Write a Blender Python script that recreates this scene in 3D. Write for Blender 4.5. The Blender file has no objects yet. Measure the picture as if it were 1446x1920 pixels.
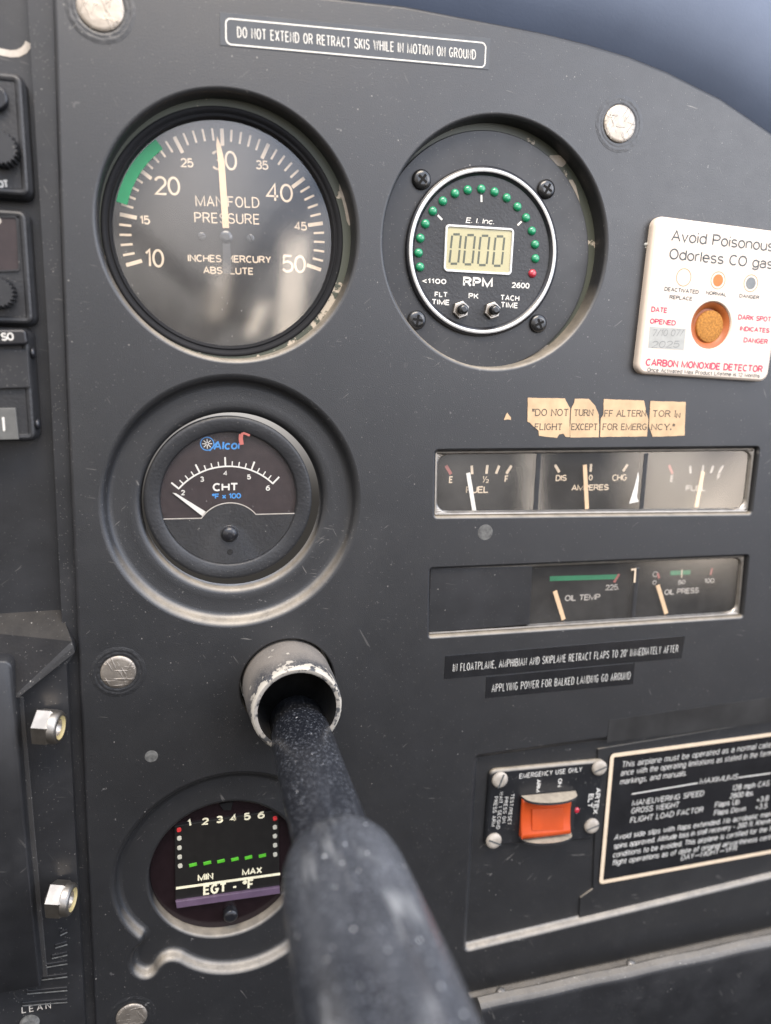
import bpy, bmesh, math, random
import numpy as np
from mathutils import Vector, Matrix
from mathutils.geometry import tessellate_polygon
random.seed(7)
S = 0.001                                   # everything below is laid out in millimetres
scene = bpy.context.scene
COL = scene.collection

# ------------------------------------------------------------------ camera (pose solved from the photo)
F_PX, W_PX, H_PX, DIST = 1457.42, 1446.0, 1920.0, 296.0
_a, _b, _c = 0.20304019, -0.27657313, 0.02212063
def _rot(a, b, c):
    cx, sx, cy, sy, cz, sz = math.cos(a), math.sin(a), math.cos(b), math.sin(b), math.cos(c), math.sin(c)
    return (np.array([[cz, -sz, 0], [sz, cz, 0], [0, 0, 1]]) @ np.array([[1, 0, 0], [0, cx, -sx], [0, sx, cx]])
            @ np.array([[cy, 0, sy], [0, 1, 0], [-sy, 0, cy]]))
R = _rot(_a, _b, _c)                        # camera = R @ panel axes (right, down, away)
C0 = -R.T @ np.array([0, 0, DIST])
def wv(v): return Vector((v[0], v[2], -v[1]))
cam_d = bpy.data.cameras.new('camera')
cam = bpy.data.objects.new('camera', cam_d); COL.objects.link(cam)
rt, up, bk = wv(R[0]), -wv(R[1]), -wv(R[2])
M = Matrix(((rt.x, up.x, bk.x, 0), (rt.y, up.y, bk.y, 0), (rt.z, up.z, bk.z, 0), (0, 0, 0, 1)))
M.translation = wv(C0) * S
cam.matrix_world = M
cam_d.sensor_fit = 'AUTO'; cam_d.sensor_width = 36.0
cam_d.lens = 36.0 * F_PX / H_PX
cam_d.clip_start = 0.005; cam_d.clip_end = 50
cam_d.dof.use_dof = True
cam_d.dof.focus_distance = 0.291
cam_d.dof.aperture_fstop = cam_d.lens / 4.3
scene.camera = cam

# ------------------------------------------------------------------ light: daylight through the cabin windows
CABIN_COL = (1.50, 1.42, 1.36)
SKY_COL = (0.95, 1.38, 2.20)
world = bpy.data.worlds.new("World"); scene.world = world; world.use_nodes = True
wn = world.node_tree.nodes; wl = world.node_tree.links
bg = wn['Background']
tc = wn.new('ShaderNodeTexCoord')
sep = wn.new('ShaderNodeSeparateXYZ'); wl.new(tc.outputs['Generated'], sep.inputs[0])
def wmath(op, a, b=None, clamp=False):
    n = wn.new('ShaderNodeMath'); n.operation = op; n.use_clamp = clamp
    for i, v in enumerate((a, b)):
        if v is None: continue
        if isinstance(v, (int, float)): n.inputs[i].default_value = v
        else: wl.new(v, n.inputs[i])
    return n.outputs[0]
def wstep(v, a, b):
    n = wn.new('ShaderNodeMapRange'); n.interpolation_type = 'SMOOTHSTEP'; wl.new(v, n.inputs[0])
    n.inputs[1].default_value = a; n.inputs[2].default_value = b
    return n.outputs[0]
X, Y, Z = sep.outputs
wz = wn.new('ShaderNodeTexNoise'); wz.inputs['Scale'].default_value = 3.0; wz.inputs['Detail'].default_value = 2
wl.new(tc.outputs['Generated'], wz.inputs['Vector'])
nz = wmath('MULTIPLY', wmath('SUBTRACT', wz.outputs[0], 0.5), 0.30)
def wband(v, a, b, e): return wmath('MULTIPLY', wstep(v, a - e, a + e), wstep(v, b + e, b - e))
def wadd(col, mask, c):
    m = wn.new('ShaderNodeMix'); m.data_type = 'RGBA'; m.blend_type = 'ADD'; m.inputs['B'].default_value = (*c, 1)
    if isinstance(col, tuple): m.inputs['A'].default_value = (*col, 1)
    else: wl.new(col, m.inputs['A'])
    wl.new(mask, m.inputs['Factor']); return m.outputs['Result']
def wslide(k): return wmath('ADD', X, wmath('MULTIPLY', Z, k))
cabin = wstep(wmath('ADD', Z, wmath('MULTIPLY', nz, 0.4)), -0.20, 0.09)
sky = wstep(wmath('ADD', wmath('ADD', Z, wmath('MULTIPLY', X, 0.45)), nz), 0.06, 0.50)
col = wadd((0.05, 0.046, 0.042), cabin, CABIN_COL)                 # pale cabin lining behind the seats
for k, x0, x1, z0, z1, e in ((-0.75, 0.012, 0.055, -0.02, 0.20, 0.008), (1.25, 0.112, 0.152, 0.03, 0.15, 0.008), (0.1, -0.12, 0.03, -0.01, 0.055, 0.02)):
    dark = wn.new('ShaderNodeMix'); dark.data_type = 'RGBA'; dark.inputs['B'].default_value = (0.16, 0.14, 0.13, 1)   # door posts and seat backs
    wl.new(col, dark.inputs['A']); wl.new(wmath('MULTIPLY', wmath('MULTIPLY', wband(wslide(k), x0, x1, e), wband(Z, z0, z1, e * 2)), 0.8), dark.inputs['Factor'])
    col = dark.outputs['Result']
col = wadd(col, sky, SKY_COL)                                      # sky through the windows, right and above
for k, x0, x1, z0, z1, e, c in ((-0.08, 0.134, 0.163, 0.012, 0.135, 0.006, (7.5, 6.3, 5.1)), (-0.45, 0.088, 0.104, 0.016, 0.056, 0.005, (6.5, 5.5, 4.5)),
                                (-0.2, 0.044, 0.064, 0.036, 0.095, 0.008, (4.0, 3.4, 2.8)), (-0.3, -0.06, 0.045, 0.12, 0.27, 0.03, (1.5, 1.3, 1.1)),
                                (0.1, 0.53, 0.61, -0.24, -0.07, 0.03, (5.6, 4.8, 4.0)), (-0.4, 0.68, 0.73, -0.22, -0.07, 0.02, (6.2, 5.2, 4.3)), (0.0, 0.33, 0.42, -0.20, -0.09, 0.03, (0.9, 0.85, 0.82)), (0.0, 0.432, 0.452, -0.24, -0.09, 0.006, (5.0, 4.4, 3.8))):
    col = wadd(col, wmath('MULTIPLY', wband(wslide(k), x0, x1, e), wband(Z, z0, z1, e * 1.5)), c)   # door windows between the struts, plus one broad patch added for haze in the glass
wl.new(col, bg.inputs['Color'])
bg.inputs['Strength'].default_value = 1.0

def area(name, pos, target, size, size_y, power, color):
    d = bpy.data.lights.new(name, 'AREA'); d.shape = 'RECTANGLE'; d.size = size * S; d.size_y = size_y * S
    d.energy = power; d.color = color
    o = bpy.data.objects.new(name, d); COL.objects.link(o)
    o.location = Vector(pos) * S
    o.rotation_euler = (Vector(target) - Vector(pos)).to_track_quat('-Z', 'Y').to_euler()
    return o
area('side_window_light', (560, -560, 300), (0, 0, 40), 420, 320, 2.4, (1.0, 0.95, 0.90))
area('roof_window_light', (-40, -330, 560), (-20, 0, -60), 420, 200, 5.6, (1.0, 0.84, 0.64))

scene.view_settings.view_transform = 'Standard'; scene.view_settings.look = 'None'
scene.view_settings.exposure = 0.0; scene.view_settings.gamma = 1.0
scene.view_settings.use_curve_mapping = False
scene.render.engine = 'CYCLES'
scene.cycles.max_bounces = 8; scene.cycles.transparent_max_bounces = 16
scene.cycles.use_denoising = True

# ------------------------------------------------------------------ helpers
def P(px, py, d=0.0):
    """pixel of the photograph -> (x, y) in mm on the plane standing d mm proud of the panel"""
    v = np.array([(px - W_PX / 2) / F_PX, (py - H_PX / 2) / F_PX, 1.0]); n = R[:, 2]
    c0 = np.array([0, 0, DIST]) - n * d
    t = (c0 @ n) / (n @ v)
    q = (t * v - np.array([0, 0, DIST])) @ R
    return float(q[0]), float(-q[1])
def zoomer(x0, y0, k):
    return lambda zx, zy: (x0 + k * zx, y0 + k * zy)

class MB:
    def __init__(s): s.v = []; s.f = []; s.m = []; s.sm = []; s.k = 0
    def vert(s, x, y, d): s.v.append((x, y, d)); return len(s.v) - 1
    def face(s, idx, m=0, sm=False): s.f.append(tuple(idx)); s.m.append(m); s.sm.append(sm)
    def loop(s, pts, d): return [s.vert(p[0], p[1], d) for p in pts]
    def bridge(s, a, b, m=0, sm=True):
        n = len(a)
        for i in range(n): s.face((a[i], a[(i + 1) % n], b[(i + 1) % n], b[i]), m, sm)
    def tess(s, outer, holes=(), d=0.0, m=0):
        polys = [outer] + list(holes)
        vs = [[Vector((p[0], p[1], 0)) for p in q] for q in polys]
        flat = [p for q in polys for p in q]
        ids = s.loop(flat, d)
        for t in tessellate_polygon(vs): s.face([ids[i] for i in t], m)
    def sweep(s, outline, prof, m=0, sm=True, cap0=False, cap1=False):
        """loops of the outline, each offset (outwards +) and at a depth d"""
        L = [s.loop(offset(outline, o), d) for o, d in prof]
        for a, b in zip(L, L[1:]): s.bridge(a, b, m, sm)
        if cap0: s.face(L[0], m)
        if cap1: s.face(L[-1], m)
        return L
    def plate(s, outline, d0, d1, bev=0.3, m=0):
        if bev > 0:
            s.sweep(outline, [(0, d0), (0, d1 - bev), (-bev * .3, d1 - bev * .3), (-bev, d1)], m, False, True, True)
        else:
            s.sweep(outline, [(0, d0), (0, d1)], m, False, True, True)
    def lathe(s, c, prof, n=64, m=0, sm=True, cap0=False, cap1=False):
        L = [s.loop(circle(c, r, n), d) for r, d in prof]
        for a, b in zip(L, L[1:]): s.bridge(a, b, m, sm)
        if cap0: s.face(L[0], m)
        if cap1: s.face(L[-1], m)
    def axis_lathe(s, p0, p1, prof, n=32, m=0, sm=True, cap0=True, cap1=True, ph=0):
        """revolve (t along p0->p1 in mm, radius) about a line in (x, y, d)"""
        a = Vector(p0); z = (Vector(p1) - a).normalized()
        u = z.orthogonal().normalized(); w = z.cross(u)
        L = []
        for t, r in prof:
            L.append([s.vert(*(a + z * t + (u * math.cos(ph + 2 * math.pi * i / n) + w * math.sin(ph + 2 * math.pi * i / n)) * r)) for i in range(n)])
        for A, B in zip(L, L[1:]): s.bridge(A, B, m, sm)
        if cap0: s.face(L[0], m)
        if cap1: s.face(L[-1], m)
    def ribbon(s, pts, w, d, m=0, closed=False):
        pts = [pts[0]] + [b for a, b in zip(pts, pts[1:]) if math.hypot(a[0] - b[0], a[1] - b[1]) > 1e-5]
        if closed and math.hypot(pts[0][0] - pts[-1][0], pts[0][1] - pts[-1][1]) < 1e-4: pts = pts[:-1]
        n = len(pts)
        if n < 2: return
        A, Bb = [], []
        for i in range(n):
            p = pts[i]
            q0 = pts[(i - 1) % n] if (closed or i > 0) else None
            q1 = pts[(i + 1) % n] if (closed or i < n - 1) else None
            def nr(a, b):
                l = math.hypot(b[0] - a[0], b[1] - a[1]); return (-(b[1] - a[1]) / l, (b[0] - a[0]) / l)
            if q0 is None: nx, ny = nr(p, q1); k = 1
            elif q1 is None: nx, ny = nr(q0, p); k = 1
            else:
                n0, n1 = nr(q0, p), nr(p, q1)
                nx, ny = n0[0] + n1[0], n0[1] + n1[1]; l = math.hypot(nx, ny)
                if l < 1e-3: nx, ny = n0; k = 1
                else:
                    nx /= l; ny /= l; k = min(1.7, 1 / max(.2, nx * n0[0] + ny * n0[1]))
            A.append(s.vert(p[0] + nx * w / 2 * k, p[1] + ny * w / 2 * k, d)); Bb.append(s.vert(p[0] - nx * w / 2 * k, p[1] - ny * w / 2 * k, d))
        for i in range(n if closed else n - 1):
            j = (i + 1) % n; s.face((A[i], Bb[i], Bb[j], A[j]), m)
    def bar(s, a, b, w, d, m=0):               # flat printed bar
        s.k += 1; s.ribbon([a, b], w, d + 0.003 * (s.k % 8), m)
    def box(s, x0, x1, y0, y1, d0, d1, m=0, bev=0.3): s.plate([(x0, y0), (x1, y0), (x1, y1), (x0, y1)], d0, d1, bev, m)
    def build(s, name, mats, parent=None, smooth_angle=None):
        o3 = parent['_o'] if parent is not None else (0, 0, 0)
        me = bpy.data.meshes.new(name)
        me.from_pydata([((x - o3[0]) * S, -(d - o3[2]) * S, (y - o3[1]) * S) for x, y, d in s.v], [], s.f)
        for p, m, sm in zip(me.polygons, s.m, s.sm): p.material_index = m; p.use_smooth = sm
        bm = bmesh.new(); bm.from_mesh(me); bmesh.ops.recalc_face_normals(bm, faces=bm.faces); bm.to_mesh(me); bm.free()
        for m in (mats if isinstance(mats, (list, tuple)) else [mats]): me.materials.append(m)
        if smooth_angle: me.set_sharp_from_angle(angle=math.radians(smooth_angle))
        o = bpy.data.objects.new(name, me); COL.objects.link(o)
        if parent is not None: o.parent = parent
        o['_o'] = o3
        return o

def circle(c, r, n=64): return [(c[0] + r * math.cos(2 * math.pi * i / n), c[1] + r * math.sin(2 * math.pi * i / n)) for i in range(n)]
def area2(p): return sum(a[0] * b[1] - b[0] * a[1] for a, b in zip(p, p[1:] + p[:1]))
def offset(p, o):
    if abs(o) < 1e-9: return list(p)
    sg = 1 if area2(p) > 0 else -1; n = len(p); out = []
    for i in range(n):
        a, b, c = p[i - 1], p[i], p[(i + 1) % n]
        e0 = Vector((b[0] - a[0], b[1] - a[1])).normalized(); e1 = Vector((c[0] - b[0], c[1] - b[1])).normalized()
        n0 = Vector((e0.y, -e0.x)) * sg; n1 = Vector((e1.y, -e1.x)) * sg
        k = n0 + n1
        if k.length < 1e-6: k = n0
        k.normalize(); q = o / max(.35, k.dot(n0)); out.append((b[0] + k.x * q, b[1] + k.y * q))
    return out
def rounded(corners, r, n=6):
    """polygon with rounded corners"""
    out = []; m = len(corners); r = r if isinstance(r, (list, tuple)) else [r] * m
    for i in range(m):
        a, b, c = Vector(corners[i - 1]), Vector(corners[i]), Vector(corners[(i + 1) % m])
        u, v = (a - b).normalized(), (c - b).normalized()
        ang = math.acos(max(-1, min(1, u.dot(v)))); rr = r[i]
        if rr <= 0: out.append(tuple(b)); continue
        t = rr / math.tan(ang / 2); p0 = b + u * t; p1 = b + v * t
        cen = b + (u + v).normalized() * (rr / math.sin(ang / 2))
        a0 = math.atan2(*(p0 - cen).yx); a1 = math.atan2(*(p1 - cen).yx)
        da = (a1 - a0 + math.pi) % (2 * math.pi) - math.pi
        out += [(cen.x + rr * math.cos(a0 + da * k / n), cen.y + rr * math.sin(a0 + da * k / n)) for k in range(n + 1)]
    return out
def rect(cx, cy, w, h, rot=0, r=0, n=6):
    c, s_ = math.cos(rot), math.sin(rot)
    pts = [(cx + x * c - y * s_, cy + x * s_ + y * c) for x, y in ((-w / 2, -h / 2), (w / 2, -h / 2), (w / 2, h / 2), (-w / 2, h / 2))]
    return rounded(pts, r, n) if r > 0 else pts
def chaikin(p, k=2, closed=True):
    for _ in range(k):
        q = []
        for a, b in zip(p, p[1:] + p[:1]):
            q += [(a[0] * .75 + b[0] * .25, a[1] * .75 + b[1] * .25), (a[0] * .25 + b[0] * .75, a[1] * .25 + b[1] * .75)]
        p = q
    return p

# ------------------------------------------------------------------ stroke lettering
def arc(cx, cy, rx, ry, a0, a1, n=None):
    n = n or max(4, int(abs(a1 - a0) / 18))
    return [(cx + rx * math.cos(math.radians(a0 + (a1 - a0) * i / n)), cy + ry * math.sin(math.radians(a0 + (a1 - a0) * i / n))) for i in range(n + 1)]
def ell(cx, cy, rx, ry): return arc(cx, cy, rx, ry, 90, 450, 20)
G = {
 'A': (.66, [[(0, 0), (.33, 1), (.66, 0)], [(.115, .34), (.545, .34)]]),
 'B': (.58, [[(0, 0), (0, 1), (.3, 1)] + arc(.3, .76, .24, .24, 90, -90) + [(0, .52)], [(.3, .52)] + arc(.3, .26, .28, .26, 90, -90) + [(0, 0)]]),
 'C': (.62, [arc(.33, .5, .33, .5, 48, 312, 16)]),
 'D': (.62, [[(0, 0), (0, 1), (.24, 1)] + arc(.24, .5, .38, .5, 90, -90, 12) + [(0, 0)]]),
 'E': (.52, [[(.52, 1), (0, 1), (0, 0), (.52, 0)], [(0, .52), (.46, .52)]]),
 'F': (.50, [[(.5, 1), (0, 1), (0, 0)], [(0, .5), (.43, .5)]]),
 'G': (.66, [arc(.33, .5, .33, .5, 48, 320, 16) + [(.64, .46), (.38, .46)]]),
 'H': (.60, [[(0, 0), (0, 1)], [(.6, 0), (.6, 1)], [(0, .52), (.6, .52)]]),
 'I': (.04, [[(.02, 0), (.02, 1)]]),
 'J': (.42, [[(.42, 1), (.42, .24)] + arc(.21, .24, .21, .24, 0, -180)]),
 'K': (.58, [[(0, 0), (0, 1)], [(.56, 1), (.02, .38)], [(.2, .58), (.58, 0)]]),
 'L': (.48, [[(0, 1), (0, 0), (.48, 0)]]),
 'M': (.80, [[(0, 0), (0, 1), (.40, .05), (.80, 1), (.80, 0)]]),
 'N': (.60, [[(0, 0), (0, 1), (.6, 0), (.6, 1)]]),
 'O': (.66, [ell(.33, .5, .33, .5)]),
 'P': (.56, [[(0, 0), (0, 1), (.3, 1)] + arc(.3, .74, .26, .26, 90, -90) + [(0, .48)]]),
 'Q': (.66, [ell(.33, .5, .33, .5), [(.4, .25), (.66, -.03)]]),
 'R': (.60, [[(0, 0), (0, 1), (.3, 1)] + arc(.3, .75, .27, .25, 90, -90) + [(0, .5)], [(.32, .5), (.6, 0)]]),
 'S': (.58, [arc(.29, .75, .26, .25, 22, 270) + arc(.29, .25, .29, .25, 90, -158)[1:]]),
 'T': (.60, [[(0, 1), (.6, 1)], [(.3, 1), (.3, 0)]]),
 'U': (.60, [[(0, 1), (0, .3)] + arc(.3, .3, .3, .3, 180, 360) + [(.6, 1)]]),
 'V': (.62, [[(0, 1), (.31, 0), (.62, 1)]]),
 'W': (.88, [[(0, 1), (.22, 0), (.44, .95), (.66, 0), (.88, 1)]]),
 'X': (.60, [[(0, 1), (.6, 0)], [(0, 0), (.6, 1)]]),
 'Y': (.60, [[(0, 1), (.3, .45), (.6, 1)], [(.3, .45), (.3, 0)]]),
 'Z': (.56, [[(0, 1), (.56, 1), (0, 0), (.56, 0)]]),
 '0': (.56, [ell(.28, .5, .28, .5)]),
 '1': (.26, [[(0, .78), (.2, 1), (.2, 0)]]),
 '2': (.56, [arc(.28, .71, .27, .29, 165, -35) + [(0, 0), (.56, 0)]]),
 '3': (.56, [arc(.27, .76, .25, .24, 155, -90) + arc(.27, .26, .29, .26, 90, -155)[1:]]),
 '4': (.58, [[(.42, 0), (.42, 1), (0, .28), (.58, .28)]]),
 '5': (.56, [[(.5, 1), (.09, 1), (.04, .52)] + arc(.27, .32, .29, .32, 128, -155)]),
 '6': (.56, [ell(.28, .31, .28, .31), arc(.46, .31, .46, .69, 80, 180)]),
 '7': (.54, [[(0, 1), (.54, 1), (.18, 0)]]),
 '8': (.56, [ell(.28, .76, .24, .24), ell(.28, .26, .28, .26)]),
 '9': (.56, [ell(.28, .69, .28, .31), arc(.1, .69, .46, .69, 0, -100)]),
 'a': (.48, [arc(.24, .51, .22, .21, 160, 0) + [(.46, 0)], [(.46, .42), (.22, .42)] + arc(.21, .21, .21, .21, 90, 270) + [(.3, 0), (.46, .14)]]),
 'b': (.50, [[(0, 1), (0, 0)], ell(.25, .36, .25, .36)]),
 'c': (.46, [arc(.25, .36, .25, .36, 45, 315)]),
 'd': (.50, [[(.5, 1), (.5, 0)], ell(.25, .36, .25, .36)]),
 'e': (.50, [[(0, .38), (.5, .38)] + arc(.25, .36, .25, .36, 5, 315)[1:]]),
 'f': (.28, [[(.3, 1)] + arc(.24, .84, .13, .16, 90, 180) + [(.11, 0)], [(0, .7), (.27, .7)]]),
 'g': (.50, [ell(.25, .36, .25, .36), [(.5, .72), (.5, -.05)] + arc(.25, -.05, .25, .22, 0, -160)]),
 'h': (.46, [[(0, 0), (0, 1)], [(0, .45)] + arc(.23, .45, .23, .27, 150, 0) + [(.46, 0)]]),
 'i': (.04, [[(.02, 0), (.02, .7)], [(.02, .88), (.02, 1)]]),
 'j': (.12, [[(.1, .7), (.1, -.15), (0, -.25)], [(.1, .88), (.1, 1)]]),
 'k': (.44, [[(0, 0), (0, 1)], [(.42, .7), (.02, .28)], [(.16, .42), (.44, 0)]]),
 'l': (.04, [[(.02, 0), (.02, 1)]]),
 'm': (.76, [[(0, 0), (0, .72)], [(0, .47)] + arc(.19, .47, .19, .25, 150, 0) + [(.38, 0)], [(.38, .47)] + arc(.57, .47, .19, .25, 150, 0) + [(.76, 0)]]),
 'n': (.46, [[(0, 0), (0, .72)], [(0, .45)] + arc(.23, .45, .23, .27, 150, 0) + [(.46, 0)]]),
 'o': (.50, [ell(.25, .36, .25, .36)]),
 'p': (.50, [[(0, .72), (0, -.27)], ell(.25, .36, .25, .36)]),
 'q': (.50, [[(.5, .72), (.5, -.27)], ell(.25, .36, .25, .36)]),
 'r': (.28, [[(0, 0), (0, .72)], [(0, .45)] + arc(.22, .45, .22, .27, 160, 70)]),
 's': (.44, [arc(.22, .54, .2, .18, 25, 270) + arc(.22, .18, .22, .18, 90, -155)[1:]]),
 't': (.28, [[(.11, .95), (.11, .14)] + arc(.24, .14, .13, .14, 180, 275), [(0, .7), (.27, .7)]]),
 'u': (.46, [[(0, .72), (0, .27)] + arc(.23, .27, .23, .27, 180, 330) + [(.46, .27)], [(.46, .72), (.46, 0)]]),
 'v': (.46, [[(0, .72), (.23, 0), (.46, .72)]]),
 'w': (.68, [[(0, .72), (.17, 0), (.34, .7), (.51, 0), (.68, .72)]]),
 'x': (.46, [[(0, .72), (.46, 0)], [(0, 0), (.46, .72)]]),
 'y': (.46, [[(0, .72), (.23, 0)], [(.46, .72), (.16, -.27), (.02, -.27)]]),
 'z': (.42, [[(0, .72), (.42, .72), (0, 0), (.42, 0)]]),
 ' ': (.26, []), '.': (.06, [[(.03, 0), (.03, .13)]]), ',': (.08, [[(.06, .12), (.01, -.12)]]),
 '-': (.34, [[(0, .4), (.34, .4)]]), '_': (.9, [[(0, .4), (.9, .4)]]), '+': (.46, [[(0, .4), (.46, .4)], [(.23, .15), (.23, .65)]]), '<': (.5, [[(.5, .8), (0, .42), (.5, .05)]]),
 '"': (.2, [[(.02, 1), (.02, .7)], [(.18, 1), (.18, .7)]]), "'": (.06, [[(.03, 1), (.03, .72)]]), '/': (.4, [[(0, -.05), (.4, 1.05)]]),
 '*': (.28, [ell(.14, .84, .13, .15)]), ':': (.06, [[(.03, 0), (.03, .13)], [(.03, .5), (.03, .63)]]),
}
def text(mb, s, a, b, h, d, st, m=0, track=.15, vis=None, serif=0, shear=0):
    """letters from a to b (mm, baseline), cap height h, stroke st"""
    t = 0; pos = []
    for i, ch in enumerate(s):
        pos.append(t); t += G[ch][0] + track
    nv = len(s) if vis is None else vis
    tot = pos[nv - 1] + G[s[nv - 1]][0]
    L = math.hypot(b[0] - a[0], b[1] - a[1]); ux, uy = (b[0] - a[0]) / L, (b[1] - a[1]) / L
    sx = (L - st) / max(tot, .01)
    hh = h - st
    for ch, p in zip(s, pos):
        for pl in G[ch][1]:
            q = []
            for x, y in pl:
                X_ = (p + x) * sx + st / 2 + shear * y * hh; Y_ = y * hh + st / 2
                q.append((a[0] + ux * X_ - uy * Y_, a[1] + uy * X_ + ux * Y_))
            closed = len(pl) > 3 and math.hypot(pl[0][0] - pl[-1][0], pl[0][1] - pl[-1][1]) < 1e-3
            mb.k += 1
            mb.ribbon(q, st, d + .05 + .0025 * (mb.k % 12), m, closed)
            if serif and not closed:
                for e, e2 in ((0, 1), (-1, -2)):
                    if abs(pl[e][0] - pl[e2][0]) < .5 * abs(pl[e][1] - pl[e2][1]) or abs(pl[e][1] - round(pl[e][1])) < .02 and ch not in 'CEFLGTZS2':
                        c = q[e]; w = serif * h; mb.k += 1
                        mb.ribbon([(c[0] - ux * w, c[1] - uy * w), (c[0] + ux * w, c[1] + uy * w)], st * .9, d + .05 + .0025 * (mb.k % 12), m)
def textpx(mb, s, a, b, top, d, st, m=0, **k):
    """a, b = baseline ends and top = a point on the cap line, all as photo pixels on the plane at d"""
    A, B, T = P(*a, d), P(*b, d), P(*top, d)
    L = math.hypot(B[0] - A[0], B[1] - A[1]); u = ((B[0] - A[0]) / L, (B[1] - A[1]) / L)
    h = abs(-(T[0] - A[0]) * u[1] + (T[1] - A[1]) * u[0])
    text(mb, s, A, B, h, d, st, m, **k)

# ------------------------------------------------------------------ materials
def nt(name):
    m = bpy.data.materials.new(name); m.use_nodes = True
    return m, m.node_tree.nodes, m.node_tree.links, m.node_tree.nodes['Principled BSDF']
def tnoise(N, L, scale, detail=3, vec=None, rough=.55, stretch=None):
    t = N.new('ShaderNodeTexNoise'); t.inputs['Scale'].default_value = scale; t.inputs['Detail'].default_value = detail
    t.inputs['Roughness'].default_value = rough
    src = vec
    if src is None:
        c = N.new('ShaderNodeTexCoord'); src = c.outputs['Object']
    if stretch:
        if len(stretch) > 3:
            mr = N.new('ShaderNodeMapping'); mr.inputs['Rotation'].default_value = (0, stretch[3], 0); L.new(src, mr.inputs['Vector']); src = mr.outputs[0]
        mp = N.new('ShaderNodeMapping'); mp.inputs['Scale'].default_value = stretch[:3]
        L.new(src, mp.inputs['Vector']); src = mp.outputs[0]
    L.new(src, t.inputs['Vector']); return t.outputs[0]
def ramp(N, L, v, a, b, ca=0.0, cb=1.0):
    r = N.new('ShaderNodeMapRange'); L.new(v, r.inputs[0]); r.inputs[1].default_value = a; r.inputs[2].default_value = b
    r.inputs[3].default_value = ca; r.inputs[4].default_value = cb; return r.outputs[0]
def mth(N, L, op, a, b):
    n = N.new('ShaderNodeMath'); n.operation = op
    for i, v in enumerate((a, b)):
        if isinstance(v, (int, float)): n.inputs[i].default_value = v
        else: L.new(v, n.inputs[i])
    return n.outputs[0]
def mixrgb(N, L, f, a, b):
    n = N.new('ShaderNodeMix'); n.data_type = 'RGBA'
    if isinstance(f, float): n.inputs['Factor'].default_value = f
    else: L.new(f, n.inputs['Factor'])
    for k, v in (('A', a), ('B', b)):
        if isinstance(v, tuple): n.inputs[k].default_value = (*v, 1)
        else: L.new(v, n.inputs[k])
    return n.outputs['Result']
def bump(N, L, bsdf, h, strength, dist):
    b = N.new('ShaderNodeBump'); b.inputs['Strength'].default_value = strength; b.inputs['Distance'].default_value = dist * S
    L.new(h, b.inputs['Height']); L.new(b.outputs[0], bsdf.inputs['Normal'])
def specks(N, L, scale, thr, size):
    """sparse dust grains"""
    c = N.new('ShaderNodeTexCoord'); v = N.new('ShaderNodeTexVoronoi'); v.inputs['Scale'].default_value = scale
    L.new(c.outputs['Object'], v.inputs['Vector'])
    sp = N.new('ShaderNodeSeparateColor'); L.new(v.outputs['Color'], sp.inputs[0])
    rare = mth(N, L, 'GREATER_THAN', sp.outputs[0], thr)
    sz = mth(N, L, 'MULTIPLY', sp.outputs[1], size)
    return mth(N, L, 'MULTIPLY', mth(N, L, 'LESS_THAN', v.outputs['Distance'], sz), rare)
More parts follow.
